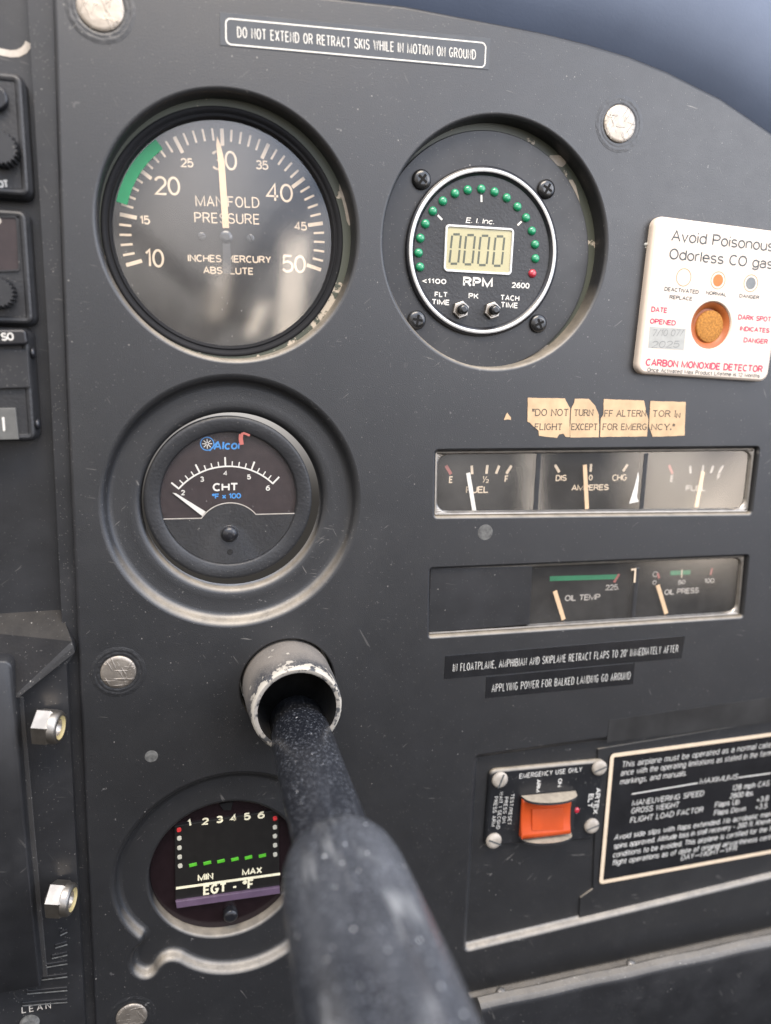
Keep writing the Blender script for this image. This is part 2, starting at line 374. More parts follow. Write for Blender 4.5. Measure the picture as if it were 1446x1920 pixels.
def plastic(name, col, rough=.5, grain=1300, gstr=.35, gdist=.12, dust=.0, dustcol=(.30, .28, .25), dust_thr=.86, scratch=.0, spec=.5, metallic=0.0, blotch=.25, coarse=0.0, settle=0.0, mott=.10, chips=0.0):
    m, N, L, B = nt(name)
    B.inputs['Roughness'].default_value = rough; B.inputs['Specular IOR Level'].default_value = spec; B.inputs['Metallic'].default_value = metallic
    base = mixrgb(N, L, ramp(N, L, tnoise(N, L, 45, 5), .35, .7), tuple(c * (1 - blotch) for c in col), tuple(c * (1 + blotch) for c in col))
    if dust > 0:
        film = ramp(N, L, tnoise(N, L, 24, 6, rough=.7), .5, .85, 0, dust * .12)
        base = mixrgb(N, L, film, base, dustcol)
        s1 = mth(N, L, 'MULTIPLY', specks(N, L, 620, dust_thr, .17), min(1.0, dust * 1.2))
        base = mixrgb(N, L, s1, base, tuple(min(.6, c * 1.7) for c in dustcol))
        s2 = mth(N, L, 'MULTIPLY', specks(N, L, 1500, dust_thr - .1, .30), min(1.0, dust * .8))
        base = mixrgb(N, L, s2, base, dustcol)
    if chips > 0:                                # small rubbed and chipped spots
        ck = mth(N, L, 'MULTIPLY', ramp(N, L, tnoise(N, L, 230, 4, rough=.6), .68, .70), ramp(N, L, tnoise(N, L, 17, 2), .50, .60))
        base = mixrgb(N, L, mth(N, L, 'MULTIPLY', ck, chips), base, (.20, .19, .175))
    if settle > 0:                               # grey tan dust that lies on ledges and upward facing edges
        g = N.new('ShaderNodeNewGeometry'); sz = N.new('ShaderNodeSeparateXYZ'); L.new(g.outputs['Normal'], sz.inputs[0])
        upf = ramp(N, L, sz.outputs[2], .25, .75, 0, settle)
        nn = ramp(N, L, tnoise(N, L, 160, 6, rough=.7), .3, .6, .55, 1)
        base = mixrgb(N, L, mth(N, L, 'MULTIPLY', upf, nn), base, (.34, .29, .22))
    if scratch > 0:
        for ang, k in ((.5, 1), (-.9, 1.7), (1.4, 1.3)):
            sc = ramp(N, L, tnoise(N, L, 9 * k, 2, stretch=(75, 75, 7, ang)), .70, .73, 0, scratch)
            ms = ramp(N, L, tnoise(N, L, 28 * k, 2), .52, .62)
            base = mixrgb(N, L, mth(N, L, 'MULTIPLY', sc, ms), base, dustcol)
    L.new(base, B.inputs['Base Color'])
    if rough < .9:
        L.new(ramp(N, L, tnoise(N, L, 130, 5), .3, .75, rough - mott * .45, rough + mott * .55), B.inputs['Roughness'])
    h = tnoise(N, L, grain, 2)
    if coarse: h = mth(N, L, 'ADD', h, mth(N, L, 'MULTIPLY', tnoise(N, L, 150, 3), coarse))
    bump(N, L, B, h, gstr, gdist)
    return m
def plain(name, col, rough=.5, metallic=0.0, spec=.5, emit=0.0, var=.12, scale=300, bstr=.08):
    m, N, L, B = nt(name)
    base = mixrgb(N, L, ramp(N, L, tnoise(N, L, scale, 4), .35, .7), tuple(c * (1 - var) for c in col), tuple(min(1, c * (1 + var)) for c in col))
    L.new(base, B.inputs['Base Color']); B.inputs['Roughness'].default_value = rough; B.inputs['Metallic'].default_value = metallic
    B.inputs['Specular IOR Level'].default_value = spec
    if emit: L.new(base, B.inputs['Emission Color']); B.inputs['Emission Strength'].default_value = emit
    if bstr: bump(N, L, B, tnoise(N, L, scale * 4, 2), bstr, .06)
    return m
def chipped(name, under, over, scale, lo, hi, rough=.5):
    m, N, L, B = nt(name)
    f = ramp(N, L, tnoise(N, L, scale, 5, rough=.65), lo, hi)
    L.new(mixrgb(N, L, f, over, under), B.inputs['Base Color']); B.inputs['Roughness'].default_value = rough
    bump(N, L, B, f, .4, -.15); return m
def glass(name, tint=(1, 1, 1), rough=.02, film=.0, ior=1.5):
    m = bpy.data.materials.new(name); m.use_nodes = True; N = m.node_tree.nodes; L = m.node_tree.links
    N.remove(N['Principled BSDF']); out = N['Material Output']
    tr = N.new('ShaderNodeBsdfTransparent'); tr.inputs[0].default_value = (*tint, 1)
    gl = N.new('ShaderNodeBsdfGlossy'); gl.inputs['Roughness'].default_value = rough
    if film: L.new(ramp(N, L, tnoise(N, L, 70, 4), .35, .75, rough * .6, rough * 1.6), gl.inputs['Roughness'])
    fr = N.new('ShaderNodeFresnel'); fr.inputs['IOR'].default_value = ior
    g = N.new('ShaderNodeNewGeometry')        # only the front face reflects: light leaves the thin pane unhindered
    mx = N.new('ShaderNodeMixShader'); L.new(mth(N, L, 'MULTIPLY', fr.outputs[0], mth(N, L, 'SUBTRACT', 1.0, g.outputs['Backfacing'])), mx.inputs[0]); L.new(tr.outputs[0], mx.inputs[1]); L.new(gl.outputs[0], mx.inputs[2])
    last = mx.outputs[0]
    if film:
        df = N.new('ShaderNodeBsdfDiffuse'); df.inputs[0].default_value = (.5, .47, .43, 1)
        m2 = N.new('ShaderNodeMixShader')
        dust = mth(N, L, 'ADD', ramp(N, L, tnoise(N, L, 40, 6, rough=.7), .4, .8, film * .4, film), mth(N, L, 'MULTIPLY', specks(N, L, 600, .9, .2), .25))  # dust, its film strengthened to put reflected haze into the pane
        L.new(dust, m2.inputs[0]); L.new(last, m2.inputs[1]); L.new(df.outputs[0], m2.inputs[2]); last = m2.outputs[0]
    L.new(last, out.inputs['Surface']); return m

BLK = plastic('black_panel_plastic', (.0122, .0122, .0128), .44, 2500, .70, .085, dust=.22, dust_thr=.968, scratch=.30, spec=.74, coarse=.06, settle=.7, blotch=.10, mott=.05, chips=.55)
BLK2 = plastic('black_satin_plastic', (.018, .018, .019), .42, 1800, .25, .08, dust=.35, dust_thr=.96, scratch=.15)
BLKROUGH = plastic('black_crackle_paint', (.016, .016, .017), .48, 900, .7, .16, dust=.25, dust_thr=.97)
BLKGLOSS = plastic('black_gloss_enamel', (.012, .012, .014), .30, 2500, .06, .03, dust=.25, dust_thr=.97)
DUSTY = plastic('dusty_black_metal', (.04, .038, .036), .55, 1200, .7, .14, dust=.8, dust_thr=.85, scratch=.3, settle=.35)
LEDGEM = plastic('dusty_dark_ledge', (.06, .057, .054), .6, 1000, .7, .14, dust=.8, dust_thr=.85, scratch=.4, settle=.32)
GLARE = plastic('flare_tinted_vinyl', (.10, .125, .18), .62, 900, .3, .12, dust=.05, dust_thr=.985, spec=.4, blotch=.04)  # blue haze of lens flare put into the vinyl colour
OLIVE = chipped('chipped_olive_primer', (.42, .36, .28), (.055, .06, .042), 110, .60, .63)
DIAL = plain('matt_black_dial', (.010, .0095, .009), .8, var=.2, spec=.15, bstr=0)
DIALBR = plain('brown_black_dial', (.028, .019, .019), .55, var=.15, spec=.4)
CREAM = plain('aged_cream_print', (.62, .49, .345), .6, var=.06, bstr=0)
NEEDLE = plain('cream_needle_paint', (.62, .43, .255), .55, var=.08)
WHITE = plain('white_print', (.60, .575, .52), .55, var=.05, bstr=0)
DIM = plain('faded_print', (.40, .36, .31), .6, var=.15)
REDP = plain('red_print', (.55, .06, .05), .5)
DIMRED = plain('faded_red_print', (.36, .10, .08), .6)
GREENT = plain('green_tape', (.010, .19, .075), .5, var=.08, scale=200)
BLUEP = plain('blue_print', (.05, .22, .50), .5)
STEEL = plain('brushed_steel', (.42, .385, .34), .42, 1.0, var=.12, scale=400, bstr=.3)
CHROME = plain('worn_chrome', (.34, .31, .27), .42, 1.0, var=.15, scale=220, bstr=.2)
SILVER = plain('silver_ring', (.56, .55, .53), .45, .5, var=.06)
BLKSCREW = plain('black_screw', (.012, .012, .012), .25, var=.2, spec=.7)
GLASS = glass('gauge_glass', rough=.05, film=.06, ior=1.9)
GLASS2 = glass('hazy_gauge_glass', rough=.06, film=.055, ior=1.85)
GLASS3 = glass('clear_gauge_glass', rough=.03, film=.012, ior=1.5)
LCD = plain('lcd_grey_green', (.37, .335, .19), .35, var=.05, scale=120)
LCDSEG = plain('lcd_segment', (.07, .075, .05), .4)
LCDEDGE = plain('lcd_segment_ghost', (.33, .29, .17), .4)
LEDG = plain('green_indicator', (.012, .21, .09), .2, spec=.8, emit=.05)
LEDR = plain('red_indicator', (.36, .02, .035), .25, spec=.8, emit=.05)
WHITECARD = plain('white_card_plastic', (.60, .51, .42), .38, var=.03, scale=60)
GREYPRINT = plain('dark_grey_print', (.06, .065, .065), .55)
PINKRED = plain('pinkish_red_print', (.60, .03, .08), .55)
ORANGE = plain('orange_print', (.70, .14, .02), .55)
PALEOR = plain('pale_orange_print', (.62, .20, .09), .6)
GREYDOT = plain('grey_dot_print', (.16, .17, .17), .6)
BROWNRING = plain('orange_brown_ring', (.33, .085, .016), .45, var=.1)
PAD = plain('ochre_sensor_pad', (.38, .165, .03), .9, var=.35, scale=1300, bstr=.8)
WRITEBOX = plain('grey_writing_box', (.34, .34, .315), .7, var=.08)
PENCIL = plain('pencil_writing', (.20, .20, .195), .7)
PAPER = plain('aged_paper', (.52, .36, .21), .8, var=.14, scale=130, bstr=.25)
INK = plain('typewriter_ink', (.05, .045, .04), .8)
LABELBLK = plain('black_label_tape', (.014, .014, .015), .22, var=.2, spec=.6, scale=100)
LABELGRY = plain('clear_label_tape', (.05, .05, .048), .25, var=.15, spec=.6, scale=100)
RUBBER = plain('orange_rocker_plastic', (.46, .060, .009), .42, var=.10, scale=120)
OFFWHITE = plain('painted_screw_head', (.33, .29, .24), .55, var=.2)
DUST = plain('grey_dust', (.30, .265, .205), .95, var=.3, scale=900, bstr=.6)
LEDGREENLIT = plain('lit_green_bar', (.07, .34, .02), .4, emit=.08)
EGTTXT = plain('pale_yellow_print', (.72, .66, .46), .5, emit=.04)
EGTDOT = plain('pale_dot', (.42, .40, .32), .5, emit=.02)
EGTRED = plain('red_dot', (.55, .03, .03), .5, emit=.05)
PURPLE = plain('mauve_filter_strip', (.10, .065, .10), .3, spec=.6)
EGTFACE = plain('dark_maroon_filter', (.012, .007, .008), .16, spec=.5)
EGTSCR = plain('black_display', (.012, .011, .010), .35, spec=.4)
TAPE = plain('smoky_clear_tape', (.028, .0275, .027), .28, var=.3, scale=50, spec=.55)
STAIN = plain('round_grey_stain', (.10, .098, .09), .75, var=.4, scale=500)
NYLON = plain('yellowed_nylon', (.42, .34, .16), .5)

# scuffed collar: grey sprayed paint, cream rim where it chipped
def collar_mat():
    m, N, L, B = nt('chipped_collar_paint')
    c = N.new('ShaderNodeTexCoord'); sp = N.new('ShaderNodeSeparateXYZ'); L.new(c.outputs['Object'], sp.inputs[0])
    ax = ramp(N, L, sp.outputs[1], -.010, -.0226, 0, 1)
    n1 = tnoise(N, L, 230, 5, rough=.6)
    spray = mixrgb(N, L, ramp(N, L, mth(N, L, 'ADD', tnoise(N, L, 60, 4), mth(N, L, 'MULTIPLY', ax, .35)), .45, .85), (.17, .15, .128), (.035, .036, .04))
    grain = mixrgb(N, L, ramp(N, L, tnoise(N, L, 1800, 2), .5, .7, 0, .5), spray, (.24, .22, .19))
    chip = ramp(N, L, mth(N, L, 'ADD', n1, mth(N, L, 'MULTIPLY', mth(N, L, 'POWER', ax, 3.5), .22)), .655, .675)
    L.new(mixrgb(N, L, chip, grain, (.38, .345, .285)), B.inputs['Base Color']); B.inputs['Roughness'].default_value = .6
    bump(N, L, B, mth(N, L, 'ADD', mth(N, L, 'MULTIPLY', chip, -1.2), mth(N, L, 'MULTIPLY', tnoise(N, L, 1500, 2), .4)), .5, .15)
    return m
COLLAR = collar_mat()
RIM = chipped('bare_collar_rim', (.27, .245, .21), (.05, .05, .05), 260, .42, .50)
BEZ = plastic('matt_black_bezel', (.014, .014, .015), .62, 1600, .3, .08, dust=.1, dust_thr=.98, spec=.12, blotch=.1)
def shaft_mat(name, base, fine, big, film, rough):
    m, N, L, B = nt(name)
    B.inputs['Roughness'].default_value = rough; B.inputs['Specular IOR Level'].default_value = .6
    c = mixrgb(N, L, ramp(N, L, tnoise(N, L, 35, 3, stretch=(1, .35, 1)), .4, .7, 0, film), base, (.13, .135, .145))
    gr = ramp(N, L, tnoise(N, L, 1150, 2, rough=.7), .56, .68, 0, fine)
    pt = ramp(N, L, tnoise(N, L, 90, 3), .35, .65, .35, 1)
    c = mixrgb(N, L, mth(N, L, 'MULTIPLY', gr, pt), c, (.24, .25, .27))
    c = mixrgb(N, L, specks(N, L, 420, .80, .16), c, (.42, .42, .42))
    if big:
        c = mixrgb(N, L, specks(N, L, 330, 1 - big, .125), c, (.85, .84, .80))
        st = mth(N, L, 'MULTIPLY', ramp(N, L, tnoise(N, L, 14, 2, stretch=(14, 1.6, 14)), .56, .66), ramp(N, L, tnoise(N, L, 40, 2), .42, .6))
        c = mixrgb(N, L, mth(N, L, 'MULTIPLY', st, .4), c, (.34, .34, .33))
    L.new(c, B.inputs['Base Color'])
    bump(N, L, B, tnoise(N, L, 900, 3), .55, .14); return m
SHAFT = shaft_mat('black_speckled_shaft', (.010, .011, .014), .7, 0, .0, .30)
SLEEVE = shaft_mat('black_worn_sleeve', (.019, .0205, .024), .6, .55, .55, .27)

# crumpled aluminium of the screw covers
def cap_mat():
    m, N, L, B = nt('scratched_aluminium')
    L.new(mixrgb(N, L, ramp(N, L, tnoise(N, L, 260, 4), .4, .7), (.31, .27, .225), (.42, .37, .31)), B.inputs['Base Color'])
    B.inputs['Metallic'].default_value = .85; B.inputs['Roughness'].default_value = .46
    s = None
    for a in (.4, -.5, 1.5):
        v = ramp(N, L, tnoise(N, L, 16, 2, stretch=(55, 55, 8, a)), .60, .66)
        s = v if s is None else mth(N, L, 'ADD', s, v)
    bump(N, L, B, mth(N, L, 'ADD', s, tnoise(N, L, 330, 3)), .55, .18); return m
CAPM = cap_mat()

# ------------------------------------------------------------------ things and parts
def thing(name, label, cat, o3=(0, 0, 0), group=None):
    o = bpy.data.objects.new(name, None); COL.objects.link(o)
    o.empty_display_size = .01
    o.location = (o3[0] * S, -o3[2] * S, o3[1] * S)
    o['_o'] = o3; o['label'] = label; o['category'] = cat
    if group: o['group'] = group
    return o
def solo(mb, name, mats, label, cat, group=None, sa=None):
    """a thing that is one mesh, its origin at its own middle"""
    xs = [v[0] for v in mb.v]; ys = [v[1] for v in mb.v]; ds = [v[2] for v in mb.v]
    c = ((min(xs) + max(xs)) / 2, (min(ys) + max(ys)) / 2, min(ds))
    mb.v = [(x - c[0], y - c[1], d - c[2]) for x, y, d in mb.v]
    o = mb.build(name, mats, None, sa); o.location = (c[0] * S, -c[2] * S, c[1] * S)
    o['_o'] = c; o['label'] = label; o['category'] = cat
    if group: o['group'] = group
    return o
def Pp(l, d=0.0): return [P(x, y, d) for x, y in l]
def screw_head(mb, c, r, d0, d1, m=0, slot=None, cross=None, mslot=1, n=32):
    """domed head with a slot or a cross recess"""
    k = d1 - d0
    mb.lathe(c, [(r, d0), (r, d0 + k * .35), (r * .93, d0 + k * .65), (r * .75, d0 + k * .88), (r * .5, d1), ], n, m, True, False, True)
    for ang in ([slot] if slot is not None else [cross, cross + math.pi / 2]):
        u = (math.cos(ang), math.sin(ang)); L_ = r * (.92 if slot is not None else .55); w = r * (.20 if slot is not None else .26)
        mb.k += 1; e = d1 + .04 + .003 * (mb.k % 4)
        mb.ribbon([(c[0] - u[0] * L_, c[1] - u[1] * L_), (c[0] + u[0] * L_, c[1] + u[1] * L_)], w, e, mslot)

# ============================================================ INSTRUMENT PANEL
panel = thing('instrument_panel', 'black grained plastic instrument panel with round and oblong gauge cutouts', 'instrument panel')
MPC, TAC, CHC = (-55.7, 98.7), (41.4, 98.8), (-56.3, 4.6)
top_px = [(600, 0), (760, 18), (900, 45), (1010, 66), (1100, 88), (1180, 112), (1250, 140), (1350, 190), (1446, 255)]
top_mm = Pp(top_px)
arc_r = [(178, 135.5), (200, 119), (222, 98), (242, 72), (258, 40), (268, 5), (272, -40), (273, -120), (273, -224)]
outline = [P(185, 1920), P(150, 1150), P(130, 700), P(116, 300), P(110, 80), (-106.3, 176.5), (-101, 183), (-60, 178)] + top_mm + arc_r + [P(1446, 1735), P(870, 1860), (20, -225), (-113.5, -226)]
outline = outline[::-1]
if area2(outline) < 0: outline = outline[::-1]
N_C = 128
EGC = (-60.5, -146.5)
ear_px = [(262, 1766), (249, 1776), (239, 1794), (238, 1813), (246, 1829), (262, 1839), (280, 1839), (296, 1829), (306, 1813), (316, 1805), (332, 1806)]
ear = Pp(ear_px)
r_eg = 46.2
egt_out = []
a0 = math.atan2(ear[0][1] - EGC[1], ear[0][0] - EGC[0]); a1 = math.atan2(ear[-1][1] - EGC[1], ear[-1][0] - EGC[0])
a0 %= 2 * math.pi; a1 %= 2 * math.pi                    # ear runs from a0 to a1 counter-clockwise
n_ = 90
r0_, r1_ = math.dist(ear[0], EGC), math.dist(ear[-1], EGC)
span = 2 * math.pi - (a1 - a0)
for i in range(1, n_):
    t = i / n_; a = a1 + span * t
    rr = r_eg + (r1_ - r_eg) * max(0, 1 - t * 6) ** 2 + (r0_ - r_eg) * max(0, 1 - (1 - t) * 6) ** 2
    egt_out.append((EGC[0] + rr * math.cos(a), EGC[1] + rr * math.sin(a)))
egt_out = egt_out + ear
egt_out = chaikin(egt_out, 2)
UPS = rounded([P(811, 974), P(1412, 967), P(1427, 835), P(813, 841)], 2.2)
LOS = rounded([P(801, 1199), P(1396, 1160), P(1407, 1038), P(803, 1063)], 2.0)
YC = P(540, 1283)
GLV = rounded([P(866, 1790), (262, -193), (262, -103), P(888, 1415)], [4, 4, 4, 3])
holes = [circle(MPC, 44.3, N_C), circle(TAC, 45.6, N_C), circle(CHC, 46.6, N_C), egt_out, UPS, LOS, circle(YC, 18.8, 64), GLV]
mb = MB()
mb.tess(outline, holes, 0.0)
mb.sweep(outline, [(0, 0), (.25, -.02), (.7, -.2), (1.1, -.6), (1.25, -1.1), (1.3, -3)], 1)
lip = [(0, 0), (-.12, -.01), (-.5, -.12), (-.95, -.42), (-1.25, -.85), (-1.4, -1.4)]
mb.sweep(holes[0], lip + [(-1.7, -6.5), (-1.9, -9)])
mb.sweep(holes[1], lip + [(-1.7, -6.5), (-1.9, -9)])
soft = [(0, 0), (-.2, -.02), (-.9, -.22), (-1.6, -.75), (-2.1, -1.5), (-2.5, -2.5), (-3.0, -3.3), (-3.8, -3.8), (-5, -4.0)]
mb.sweep(holes[2], soft + [(-9.5, -3.9), (-11.5, -3.9), (-12.6, -4.1), (-13.4, -4.7), (-13.9, -5.6), (-14.2, -9)])
L_ = mb.sweep(egt_out, [(o * .9, d) for o, d in soft])
inner = offset(egt_out, -4.5)
HEG = (-62.0, -145.8); r_h = 31.2
mb.tess(inner, [circle(HEG, r_h, N_C)], -4.0)
mb.sweep(circle(HEG, r_h, N_C), [(0, -4.0), (-.5, -4.12), (-1.0, -4.5), (-1.3, -5.2), (-1.5, -11)])
slot_lip = [(0, 0), (-.1, -.01), (-.4, -.12), (-.75, -.42), (-.95, -.85), (-1.05, -1.4), (-1.2, -4.5)]
mb.sweep(UPS, slot_lip); mb.sweep(LOS, slot_lip)
mb.sweep(holes[6], [(0, 0), (-.2, -.06), (-.5, -.4), (-.6, -1), (-.6, -14)])
glv_lip = [(0, 0), (-.15, -.01), (-.7, -.15), (-1.3, -.6), (-1.8, -1.3), (-2.1, -2.1), (-2.5, -2.8), (-3.2, -3.1)]
mb.sweep(GLV, glv_lip)
mb.tess(offset(GLV, -3.2), [], -3.1)
cover = mb.build('cover', [BLK, BLK2], panel)
# metal sub-panel behind the cutouts, olive primer showing at the edges
mb = MB()
mb.tess([(-112, -230), (270, -230), (270, 140), (150, 140), (100, 160), (30, 168), (-105, 175)], [circle((-56.7, 98), 40.4, 96), circle((39.4, 97.1), 42.0, 96), circle(CHC, 33.5, 64), circle(HEG, 32.5, 64), circle(YC, 17.6, 48)], -7.4)
sub = mb.build('sub_panel', [OLIVE], panel)
BARE = plain('bare_cream_metal', (.36, .31, .25), .6, var=.25, scale=250)
for pts_ in ([(633, 345), (646, 345), (658, 388), (664, 412), (663, 420), (652, 424), (645, 385)], [(1064, 337), (1077, 337), (1088, 380), (1092, 430), (1086, 432), (1081, 378)], [(1023, 291), (1056, 291), (1064, 305), (1051, 316)],
             [(1012, 652), (1030, 645), (1032, 652), (1015, 664), (990, 672), (985, 668)], [(232, 250), (246, 236), (262, 226), (266, 231), (250, 243), (236, 262)], [(190, 335), (193, 333), (191, 350), (188, 350)]):
    mb = MB(); mb.plate(chaikin(Pp(pts_, -7.35), 1), -7.5, -7.33, 0); mb.build('bare_patch', [BARE], panel)
# aluminium screw covers pressed into the plastic
for i, (px, r) in enumerate((((188, 12), 7.0), ((1163, 232), 6.6), ((222, 1261), 6.2), ((247, 1908), 6.0))):
    mb = MB(); c = P(*px, .5)
    mb.lathe(c, [(r, -.5), (r, .25), (r * .96, .5), (r * .8, .62), (r * .4, .68)], 48, 0, True, False, True)
    cp = mb.build('screw_cover', [CAPM], panel)
    mb = MB()
    Lr = []
    for q in range(9):                              # puckered plastic round the cover
        Lr.append([mb.vert(c[0] + (r + .05 + q * .42 + random.uniform(-.12, .12)) * math.cos(2 * math.pi * k / 80), c[1] + (r + .05 + q * .42 + random.uniform(-.12, .12)) * math.sin(2 * math.pi * k / 80),
                   .02 + (random.uniform(.0, .14) if 0 < q < 8 else 0) + (.12 if q in (2, 5) else 0)) for k in range(80)])
    for A_r, B_r in zip(Lr, Lr[1:]): mb.bridge(A_r, B_r, 0, True)
    mb.build('dimple_ring', [BLK], panel)
for px, r in (((910, 998), 3.2), ((284, 1418), 2.4)):
    mb = MB(); mb.lathe(P(*px), [(r, .01), (r * .9, .06)], 24, 0, True, False, True); mb.build('hole_plug', [STAIN], panel)

# ============================================================ GLARESHIELD
mb = MB()
gpts = [(-150, 187), (-106, 186.5), (-60, 181.5)] + [(x, y + 2.2) for x, y in top_mm] + [(x + 2.5, y + 2.5) for x, y in arc_r[:6]]
L0 = []
for d, lift, m_ in ((-16, -6, 0), (-13, -5, 0), (-11, -2, 0), (-8, 2, 0), (-3, 8, 0), (2, 19, 0), (4, 34, 0), (3, 50, 0), (0, 66, 0), (-10, 78, 0), (-30, 86, 0), (-30, 80, 0), (-18, 70, 0), (-18, 20, 0)):
    L0.append([mb.vert(x, y + lift, d) for x, y in gpts])
for A, B in zip(L0, L0[1:] + L0[:1]):
    for i in range(len(A) - 1): mb.face((A[i], A[i + 1], B[i + 1], B[i]), 0, True)
mb.face([l[0] for l in L0]); mb.face([l[-1] for l in L0])
solo(mb, 'glareshield', [GLARE], 'smooth padded glareshield, lens flare blue put into its colour, rising behind the curved top edge of the panel', 'glareshield', sa=40)

# ============================================================ MANIFOLD PRESSURE GAUGE
mpz = zoomer(160, 140, 560 / 1500)
MC = (-57.0, 97.9)
mp = thing('pressure_gauge', 'large round black manifold pressure gauge with cream needle near 30 and green arc', 'gauge', (MC[0], MC[1], -12))
mb = MB()
mb.lathe(MC, [(41.0, -16), (41.0, -7.35), (40.8, -7.0), (40.4, -6.8), (39.5, -7.1), (39.1, -7.8), (38.7, -8.3), (38.5, -7.9), (38.2, -7.7), (37.9, -8.0), (37.6, -8.7), (37.3, -9.6), (37.0, -13.4)], 128, 0, True)
mb.build('bezel', [BEZ], mp)
DD = -13.0
piv = P(*mpz(708, 815), DD)
mb = MB(); mb.lathe(MC, [(37.6, -16), (37.6, DD)], 96, 0, False, True, True)
def ang_of(px, c, d): q = P(*px, d); return math.atan2(q[1] - c[1], q[0] - c[0])
aT10 = ang_of(mpz(205, 957), piv, DD); aT50 = ang_of(mpz(1197, 985), piv, DD)
aT10 = aT10 % (2 * math.pi)
r_o = 35.6
def rim_r(a):   # ticks end on a circle about the dial middle
    dx, dy = piv[0] - MC[0], piv[1] - MC[1]; ux, uy = math.cos(a), math.sin(a)
    b = dx * ux + dy * uy
    return -b + math.sqrt(b * b - (dx * dx + dy * dy - r_o * r_o))
for k in range(41):
    a = aT10 + (aT50 - aT10) * k / 40
    big = k % 5 == 0; ro = rim_r(a) - .2; ri = ro - (5.5 if big else 3.9)
    mb.bar((piv[0] + ri * math.cos(a), piv[1] + ri * math.sin(a)), (piv[0] + ro * math.cos(a), piv[1] + ro * math.sin(a)), 1.25 if big else .75, DD + .05, 1)
def T(s, a, b, top, st, m=1, **k): textpx(mb, s, mpz(*a), mpz(*b), mpz(*top), DD, st, m, **k)
T('10', (303, 966), (398, 970), (303, 873), .75); T('15', (276, 752), (327, 753), (276, 707), .5)
T('20', (350, 604), (480, 608), (350, 508), .75); T('25', (480, 465), (545, 467), (480, 418), .5)
T('30', (638, 480), (766, 482), (638, 380), .75); T('35', (856, 475), (920, 480), (856, 428), .5)
T('40', (908, 637), (1044, 643), (908, 543), .75); T('45', (1050, 782), (1114, 785), (1050, 737), .5)
T('50', (987, 993), (1108, 998), (987, 903), .75)
T('MANIFOLD', (555, 662), (876, 670), (555, 606), .42, track=.24); T('PRESSURE', (549, 744), (877, 753), (549, 690), .42, track=.24)
T('INCHES MERCURY', (515, 940), (935, 948), (515, 902), .45, track=.2); T('ABSOLUTE', (593, 1000), (846, 1006), (593, 963), .45, track=.2)
mb.build('dial', [DIAL, CREAM], mp)
for q, an in (((585, 812), .3), ((830, 822), -1.1)):
    mb = MB(); screw_head(mb, P(*mpz(*q), DD), 1.5, DD, DD + .6, 0, slot=an, mslot=1)
    mb.build('dial_screw', [BLKSCREW, DIAL], mp)
mb = MB()
arcpts = [mpz(188, 648), mpz(203, 585), mpz(228, 515), mpz(262, 450), mpz(308, 393), mpz(367, 343)]
AP = Pp(arcpts, -10.0); mid = []
for t in np.linspace(0, 1, 25):
    a = math.atan2(AP[0][1] - MC[1], AP[0][0] - MC[0]) % (2 * math.pi); b = math.atan2(AP[-1][1] - MC[1], AP[-1][0] - MC[0])
    an = a + (b - a) * t; mid.append((MC[0] + 35.1 * math.cos(an), MC[1] + 35.1 * math.sin(an)))
mb.ribbon(mid, 3.6, -9.72, 0); mb.build('green_arc', [GREENT], mp)
mb = MB()
tip, ba, bb = P(*mpz(662, 308), -11.2), P(*mpz(690, 770), -11.2), P(*mpz(723, 770), -11.2)
sh = [P(*mpz(658, 352), -11.2), P(*mpz(680, 352), -11.2)]
sh2 = [P(*mpz(668, 450), -11.2), P(*mpz(700, 440), -11.2)]
mb.plate([tip, sh[0], sh2[0], ba, bb, sh2[1], sh[1]], -11.6, -11.2, 0)
nd = mb.build('needle', [NEEDLE], mp)
mb = MB(); t0 = P(*mpz(714, 1000), -11.2)
mb.lathe(P(*mpz(708, 815), -11.2), [(2.4, -12.9), (2.4, -11.3), (2.1, -10.9), (1, -10.7)], 32, 0, True, False, True)
pv = P(*mpz(708, 815), -11.2)
mb.plate(rounded([(t0[0] - 1.5, t0[1]), (t0[0] + 1.5, t0[1]), (pv[0] + 1.2, pv[1]), (pv[0] - 1.2, pv[1])], [1, 1, 0, 0]), -11.7, -11.25, 0)
mb.build('needle_tail', [BLKSCREW], nd)
mb = MB(); mb.lathe(MC, [(37.45, -10.9), (37.45, -9.9)], 96, 0, False, True, True); mb.build('glass', [GLASS], mp)

# ============================================================ TACHOMETER
tz = zoomer(700, 200, 460 / 1446)
PD = -6.5
TC = (39.2, 96.9)
tach = thing('tachometer', 'round digital tachometer with ring of green lights around a small display', 'gauge', (TC[0], TC[1], -8))
mb = MB(); mb.lathe(TC, [(43.0, -7.35), (43.0, PD - .3), (42.7, PD)], 128, 0, False, True, True); mb.build('mounting_plate', [BLK2], tach)
RD = -4.6
rc = (37.6, 96.9)
mb = MB()
mb.lathe(rc, [(30.6, PD), (30.5, RD - .6), (30.0, RD - .2), (29.6, RD - .1)], 96, 0, True)
mb.lathe(rc, [(29.6, RD - .1), (29.4, RD + .1), (28.7, RD + .15), (28.3, RD - .1)], 96, 1, True)
mb.lathe(rc, [(28.3, RD - .1), (27.6, RD - .5), (27.2, RD - 1.2)], 96, 0, True)
mb.build('ring', [BLKGLOSS, SILVER], tach)
FD = RD - 1.2
mb = MB(); mb.lathe(rc, [(27.4, FD - 1), (27.4, FD)], 96, 0, False, True, True)
def T(s, a, b, top, st, m=1, **k): textpx(mb, s, tz(*a), tz(*b), tz(*top), FD, st, m, **k)
T('E. I. Inc.', (545, 685), (712, 695), (545, 652), .32, shear=.2); T('RPM', (528, 1060), (703, 1068), (528, 1001), .8, track=.26)
T('<1100', (288, 1041), (430, 1047), (288, 1010), .42, track=.22); T('2600', (815, 1068), (920, 1073), (815, 1034), .42, track=.22)
